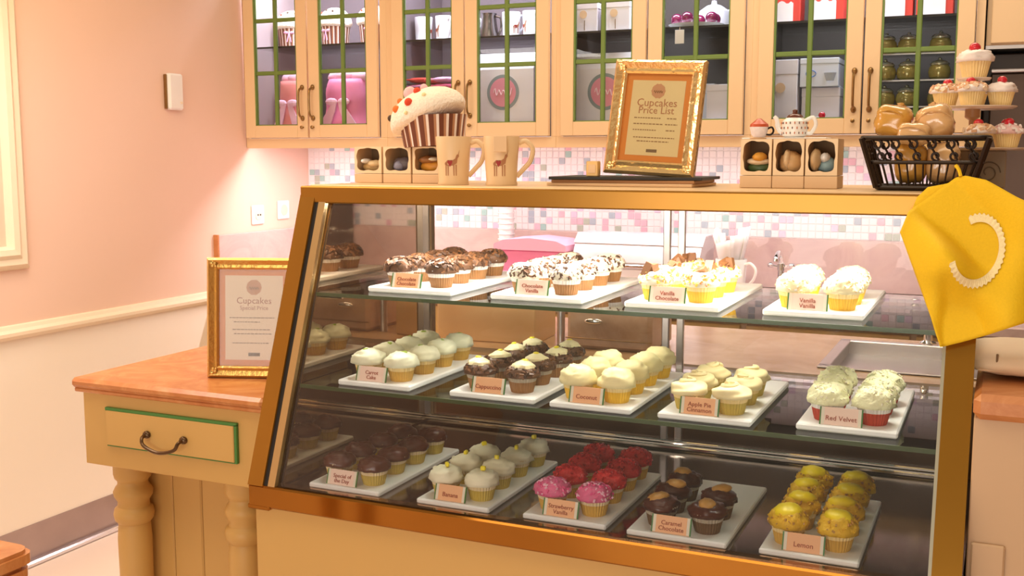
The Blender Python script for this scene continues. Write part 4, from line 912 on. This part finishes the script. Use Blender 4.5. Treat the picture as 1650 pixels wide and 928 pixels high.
o_ = MB().add(vs, fs).build('cloth', APM, ap, 'full'); md = o_.modifiers.new('thick', 'SOLIDIFY'); md.thickness = .0025; md.offset = 1
vs = []; fs = []; TB = [(1466, 345), (1478, 318), (1495, 302), (1522, 297), (1548, 290)]; BB = [(1470, 375), (1490, 370), (1510, 350), (1530, 330), (1552, 310)]
for j in range(7):
    for i in range(13):
        a = poly_at(TB, i / 12); b = poly_at(BB, i / 12); x, y = lerp(a[0], b[0], j / 6), lerp(a[1], b[1], j / 6); vs.append(osurf(x, y, -.012))
for j in range(6):
    for i in range(12): k = j * 13 + i; fs.append((k, k + 1, k + 14, k + 13))
o_ = MB().add(vs, fs).build('back_fold', APM, ap, 'full'); md = o_.modifiers.new('thick', 'SOLIDIFY'); md.thickness = .0025
vs = []; fs = []; n = 60
for k in range(n + 1):
    a = R(100 + 290 * k / n) if True else 0
    a = R(-115 + 275 * k / n); c, s_ = math.cos(a), math.sin(a); wv = 1 + .03 * (k % 2)
    for rr in (.80, 1.0 + .06 * (k % 2)): vs.append(osurf(1574 + 44 * rr * c - 6 * s_, 404 + 58 * rr * s_, .0030))
for k in range(n): fs.append((2 * k, 2 * k + 1, 2 * k + 3, 2 * k + 2))
o_ = MB().add(vs, fs).build('lace_ring', mat('pale yellow lace', (.92, .74, .42), .8, nscale=300, namt=.2), ap, False); md = o_.modifiers.new('thick', 'SOLIDIFY'); md.thickness = .0006
pk = osurf(1548, 284); MB().tube(smooth_pts([pk, pk + Vector((-.004, .004, .012)), pk + Vector((-.010, .008, .020))]), .0035, 6).build('neck_loop', APM, ap, True)
MB().tube([pk + Vector((0, .045, -.012)), pk + Vector((0, .006, -.012))], .006, 8).build('hanging_peg', BRASS, ap, True)

# ------------------------------------------------------------------ inside the wall cabinets
ZSH = ZB0 + .4585; ZFL = ZB0 + .0525
PKF = mat('pink satin', (.80, .24, .42), .45, nscale=8, namt=.25); PKF2 = mat('pale pink tissue', (.85, .52, .66), .5, nscale=10, namt=.12); PKO = mat('salmon satin', (.78, .27, .25), .5, nscale=8, namt=.2)
for px, Y_, rz, lab in ((472, 4.33, 20, 'striped plush cupcake with a bow on the shelf by the pink wall'), (541, 4.33, -10, 'striped plush cupcake with a bow, middle of three on the shelf'), (603, 4.34, 10, 'striped plush cupcake with a bow, on the shelf end above the big pink bag')):
    plush('small_plush', lab, (gx(px, 70, Y_), Y_, ZSH), (0, 0, R(rz)), .080, .075, .108, 0, [(R(-100), .9, 2, .006), (R(-60), .8, 2, .006), (R(-130), .7, 0, .006)], 'plush cupcakes in the wall cabinet', True)
def soft_bag(label, loc, w, h, d, m1, m2, seed):
    t = thing('gift_bag', label, 'gift bag', loc, (0, 0, R(seed * 3 - 5)), 'pink bags in the wall cabinet')
    n, mm = 28, 12; vs = []; fs = []
    for j in range(mm + 1):
        t_ = j / mm; k = 1 - .30 * t_ ** 1.5 + .06 * math.sin(t_ * 7 + seed)
        for i in range(n):
            a = 2 * math.pi * i / n; c, s_ = math.cos(a), math.sin(a); e = (abs(c) ** 3 + abs(s_) ** 3) ** (-1 / 3)
            q = 1 + .10 * nz((c * 1.5, s_ * 1.5, t_ * 3), 1.6, seed); vs.append((c * e * w / 2 * k * q, s_ * e * d / 2 * k * q, t_ * h))
    for j in range(mm):
        for i in range(n): k = (i + 1) % n; fs.append((j * n + i, j * n + k, (j + 1) * n + k, (j + 1) * n + i))
    fs.append(tuple(range(n - 1, -1, -1))); fs.append(tuple(mm * n + i for i in range(n)))
    MB().add(vs, fs).build('bag_body', m1, t, 'full')
    tb = MB()
    for k in range(5):
        a = k * 1.3 + seed; tb.ball((.22 * w * math.cos(a), .14 * d * math.sin(a), h + .012), (w * .22, d * .18, .028), 10, 7, disp=lambda q: .2 * nz(q, 3, k + seed))
    tb.build('tissue_top', m2, t, 'full')
    rb = MB()
    for s_ in (-1, 1): rb.prismy([(s_ * .004, h * .60), (s_ * .03, h * .56), (s_ * w * .46, .03), (s_ * w * .22, .012), (s_ * .012, h * .45)], -d * .54, -d * .50)
    for s_ in (-1, 1): rb.ball((s_ * .032, -d * .52, h * .60), (.032, .010, .017), 10, 6)
    rb.build('ribbon', m2, t)
    MB().lathe([(w * .40, 0), (w * .52, .004), (w * .48, .035), (w * .40, .05)], 20, wob=lambda a, k: 1 + .08 * math.cos(7 * a + k + seed)).build('tissue_skirt', m2, t, True)
    return t
soft_bag('salmon pink gift bag with tissue, in the cabinet corner by the pink wall', (-3.066, 4.32, ZFL), .19, .26, .16, PKO, PKF2, 1)
soft_bag('large hot pink gift bag with pale ribbon under the plush cupcakes', (gx(564, 190, 4.30), 4.30, ZFL), .25, .26, .20, PKF, PKF2, 2)
# mugs on the second shelf
CMUG = mat('cool white china', (.82, .82, .86), .2)
for px, rz, lab in ((674, 150, 'white deer mug on the cabinet shelf above the red towels'), (709, 25, 'white deer mug with its handle showing, above the lilac towels'), (744, 100, 'white deer mug at the shelf end above the lilac towels'), (824, 120, 'white deer mug behind the green bar above the logo bag'), (857, 20, 'white deer mug with a big handle above the logo bag')):
    mug('china_mug', lab, ({674: -2.375, 709: -2.272, 744: -2.165}.get(px) or gx(px, 50, 4.30), 4.30, ZSH), R(rz - 60), .112, .040, .036, CMUG, 'white mugs in the wall cabinet')
jg = thing('metal_jug', 'dark silver jug on the shelf beside the white mugs', 'jug', (gx(788, 50, 4.30), 4.30, ZSH)); MB().lathe([(.045, 0), (.046, .01), (.036, .06), (.030, .10), (.034, .112), (.030, .112), (.02, .02)], 24).build('body', mat('dark silver', (.20, .18, .18), .2, .9), jg, True)
MB().tube(smooth_pts([(.032, 0, .10), (.055, 0, .09), (.058, 0, .05), (.044, 0, .02)]), .005, 8).build('handle', mat('dark silver', (.2, .18, .18)), jg, True)
TWC = [(.70, .06, .04), (.78, .10, .10), (.72, .12, .24), (.80, .45, .72), (.62, .05, .07), (.75, .14, .10), (.66, .06, .12), (.78, .30, .55)]
for col, (px, off) in enumerate(((685, 0), (730, 3))):
    z = ZFL
    for k in range(9):
        q_ = (k + off) % 8; tm_ = mat('towel %d' % q_, TWC[q_], .85, nscale=30, namt=.12); hw_ = .060 if col == 0 else .053
        t = thing('folded_towel', 'folded %s towel, number %s up in the %s stack under the mugs' % (('red', 'coral', 'rose', 'lilac', 'dark red', 'brick', 'crimson', 'mauve')[q_], ('one', 'two', 'three', 'four', 'five', 'six', 'seven', 'eight', 'nine')[k], ('corner-side', 'handle-side')[col]),
                  'towel', ((-2.366, -2.247)[col], 4.32, z), (0, 0, 0), 'folded towels in the wall cabinet')
        MB().ball((0, 0, .0145), (hw_, .13, .0142), 24, 10, disp=lambda q: (abs(q.x) ** 4 + abs(q.y) ** 4 + abs(q.z) ** 2.5) ** -.2 - 1 - .06 + .05 * nz(q, 3, k + col * 9)).build('cloth', tm_, t, 'full')
        MB().tube([(-hw_ * .8, -.122, .0145), (0, -.126, .013), (hw_ * .8, -.122, .0145)], .0035, 6).build('hem', tm_, t, True)
        z += .0285
def paper_bag(label, loc, w, h, d, logo, lx=0):
    t = thing('paper_bag', label, 'paper bag', loc, (0, 0, 0), 'white bags in the wall cabinets')
    MB().add([(-w / 2, -d / 2, 0), (w / 2, -d / 2, 0), (w / 2, d / 2, 0), (-w / 2, d / 2, 0), (-w / 2, -d / 2, h * .8), (w / 2, -d / 2, h * .8), (w / 2, d / 2, h * .8), (-w / 2, d / 2, h * .8), (-w / 2, -d * .12, h), (w / 2, -d * .12, h), (w / 2, d * .12, h), (-w / 2, d * .12, h)],
             [(0, 3, 2, 1), (0, 1, 5, 4), (1, 2, 6, 5), (2, 3, 7, 6), (3, 0, 4, 7), (4, 5, 9, 8), (5, 6, 10, 9), (6, 7, 11, 10), (7, 4, 8, 11), (8, 9, 10, 11)]).build('bag_body', mat('lilac white paper', (.80, .77, .80), .5), t)
    if logo:
        MB().lathe([(.074, 0), (.074, .001), (.058, .001)], 40).build('logo_ring', mat('grey teal ring', (.26, .32, .33), .5), t, False, (lx, -d / 2, h * .52), (R(90), 0, 0))
        MB().lathe([(.060, 0), (.060, .0016)], 40).build('logo_disc', mat('rose pink disc', (.78, .30, .38), .5), t, False, (lx, -d / 2, h * .52), (R(90), 0, 0))
        MB().tube(smooth_pts([(lx - .042 + .084 * k / 14, -d / 2 - .002, h * .52 + .018 * math.sin(k * 1.9) * (1 if k < 3 or k > 11 else .6)) for k in range(15)], 3), .0022, 6).build('logo_script', mat('pale pink script', (.90, .66, .68), .5), t)
    return t
paper_bag('white paper bag with a round pink logo under the white mugs', (gx(820, 190, 4.28), 4.28, ZFL), .28, .345, .12, True)
paper_bag('white paper bag with a hidden round logo behind the price frame', (gx(982, 190, 4.28), 4.28, ZFL), .29, .33, .12, True, .0)
def carton(name, label, loc, w, h, d, m, seal=0, band=None, group='white cartons in the wall cabinets', slit=False):
    t = thing(name, label, 'box', loc, (0, 0, 0), group)
    MB().box(-w / 2, w / 2, -d / 2, d / 2, 0, h * .8, .002).build('box_body', m, t); MB().box(-w / 2 - .001, w / 2 + .001, -d / 2 - .001, d / 2 + .001, h * .8, h, .002).build('box_lid', m, t)
    if seal: MB().lathe([(seal, 0), (seal, .001)], 24).build('seal', KRAFT, t, False, (-w * .05, -d / 2 - .001, h * .62), (R(90), 0, 0))
    if slit: MB().box(-.0015, .0015, -d / 2 - .001, -d / 2, .01, h * .42).build('slit', KRAFTD, t)
    return t
LW = mat('lilac white card', (.80, .76, .80), .45)
carton('white_carton', 'white cake carton on the shelf beside the cabinet frame post, above the logo bag', (-1.578, 4.26, ZSH), .11, .115, .14, LW, .016, slit=True)
carton('white_carton', 'white cake carton on the shelf above the gold price frame', (-1.448, 4.26, ZSH), .12, .115, .14, LW, .016, slit=True)
chp = thing('cherry_dish', 'white dish of glossy dark cherries on the cabinet shelf', 'dish', (gx(1122, 40, 4.25), 4.25, ZSH))
MB().lathe([(.08, 0), (.10, .010), (.108, .016), (.10, .016), (.075, .008)], 32).build('dish', WHITE, chp, True)
for k, (a, r_) in enumerate(((195, .075), (255, .07), (335, .075), (20, .07), (90, .05))): MB().ball((r_ * math.cos(R(a)), r_ * math.sin(R(a)), .036), .024, 14, 10).build('cherry', mat('dark glossy cherry', (.16, .005, .05), .1, coat=.6), chp, True)
tpt = thing('china_teapot', 'white china teapot standing on the cherry dish shelf', 'teapot', (gx(1150, 30, 4.47), 4.475, ZSH)); MB().lathe([(.05, 0), (.07, .04), (.066, .09), (.03, .115), (.012, .12), (.010, .135)], 24).build('body', CMUG, tpt, True)
MB().tube(smooth_pts([(.06, 0, .09), (.1, 0, .09), (.1, 0, .04), (.065, 0, .03)]), .007, 8).build('handle', CMUG, tpt, True)
st_ = thing('shelf_tag', 'small white price tag hanging from the cherry shelf', 'tag', (gx(1095, 45, 4.14), 4.142, ZSH - .012)); MB().box(-.018, .018, -.001, .001, -.052, .0, .0005).build('card', PAPERW, st_); MB().tube([(0, 0, 0), (0, .002, .010)], .001, 6).build('string', KRAFT, st_)
carton('white_carton', 'narrow bluish white carton standing behind the gold price frame edge', (gx(1137, 185, 4.36), 4.38, ZFL), .08, .20, .10, mat('bluish white card', (.70, .74, .82), .5))
carton('white_carton', 'upright white carton stacked on the sealed box beside the price frame', (gx(1160, 185, 4.30), 4.30, ZFL + .0615), .085, .13, .10, LW)
carton('white_carton', 'low white carton with a round seal at the cabinet floor', (gx(1158, 185, 4.27), 4.27, ZFL), .11, .06, .12, LW, .018)
RW = mat('red carton', (.66, .05, .03), .5)
for px, lab in ((1266, 'red and white scalloped carton on the shelf above the sealed white box'), (1334, 'red and white scalloped carton on the shelf above the cup print box'), (1443, 'red and white scalloped carton on the shelf above the jars'), (1507, 'red and white scalloped carton at the shelf end above the jars')):
    t = thing('treat_carton', lab, 'carton', (gx(px, 25, 4.27), 4.27, ZSH), (0, 0, 0), 'red and white cartons on the shelf'); MB().box(-.062, .062, -.05, .05, 0, .17, .002).build('box_body', RW, t)
    pl = [(-.048, 0), (.036, 0), (.036, .075)] + [(.036 - .084 * k / 10, .070 + .014 * abs(math.cos(k * .63))) for k in range(1, 10)] + [(-.048, .075)]
    MB().prismy(pl, -.0525, -.05).build('white_panel', PAPERW, t)
carton('white_carton', 'tall white box with a round kraft seal above the tiny teacup', (gx(1264, 185, 4.30), 4.30, ZFL), .115, .275, .14, LW, .019)
cp = carton('white_carton', 'white box supporting the cup print box beside the cabinet handle', (gx(1324, 185, 4.30), 4.33, ZFL), .14, .17, .14, LW)
c2 = carton('printed_carton', 'bright white box printed with blue cups, near the cabinet handle', (gx(1324, 100, 4.28), 4.30, ZFL + .172), .140, .105, .14, mat('bluish white card', (.70, .74, .82)))
BLU = mat('blue print', (.10, .25, .62), .5)
MB().tube([(-.03 + .018 * math.cos(k * .5), 0, .048 + .012 * math.sin(k * .5)) for k in range(13)], .002, 6).build('cup_print', BLU, c2, False, (0, -.0705, 0)); MB().lathe([(.016, 0), (.024, .03)], 16, cap0=False, cap1=False).build('cup_print', mat('grey print', (.5, .54, .6), .5), c2, False, (.04, -.062, .02))
pot = thing('cherry_pot', 'white domed pot topped with a red cherry, behind the teapot', 'pot', (gx(1322, 190, 4.20), 4.20, ZFL)); MB().lathe([(.05, 0), (.056, .02), (.050, .04), (.03, .055), (.008, .06)], 24).build('body', WHITE, pot, True); MB().ball((.008, -.02, .064), .013, 12, 8).build('cherry', mat('glossy red cherry', (.62, .01, .03)), pot, True)
# jars on their own little shelves
JG = mat('olive gold glass jar', (.36, .30, .07), .12, .25, nscale=30, namt=.3, coat=.6); JL = mat('silver green lid', (.52, .52, .40), .2, .7)
jar_me = MB().lathe([(.026, 0), (.036, .008), (.040, .026), (.037, .044), (.030, .052)], 20).mesh('glass_bowl', JG, True); lid_me = MB().lathe([(.033, .052), (.034, .058), (.026, .066), (.008, .071), (.006, .078), (.002, .080)], 20).mesh('lid', JL, True)
jr = thing('jar_rack', 'small glass step shelf holding round jars in the end cabinet', 'rack', (gx(1470, 150, 4.33), 4.33, ZFL))
for k in range(1, 4): MB().box(-.14, .16, -.055, .06, .0955 * k - .005, .0955 * k, .001).build('shelf', SHELFG, jr); MB().box(-.14, .16, -.058, -.055, .0955 * k - .005, .0955 * k).build('shelf_edge', STEEL, jr)
for s_ in (-.1415, .1605): MB().box(s_, s_ + .003, -.05, .06, 0, .30).build('side', SHELFG, jr)
for r_ in range(4):
    for c_, px in enumerate((1425, 1461, 1512)):
        t = thing('glass_jar', 'round lidded glass jar, %s column, %s of its rack' % (('handle-side', 'middle', 'stand-side')[c_], ('bottom row', 'second row', 'third row', 'top row')[r_]), 'jar', (gx(px, 150, 4.32), 4.32, ZFL + .0955 * r_ + .0005), (0, 0, 0), 'round jars in the end cabinet')
        inst('glass_bowl', jar_me, t); inst('lid', lid_me, t)
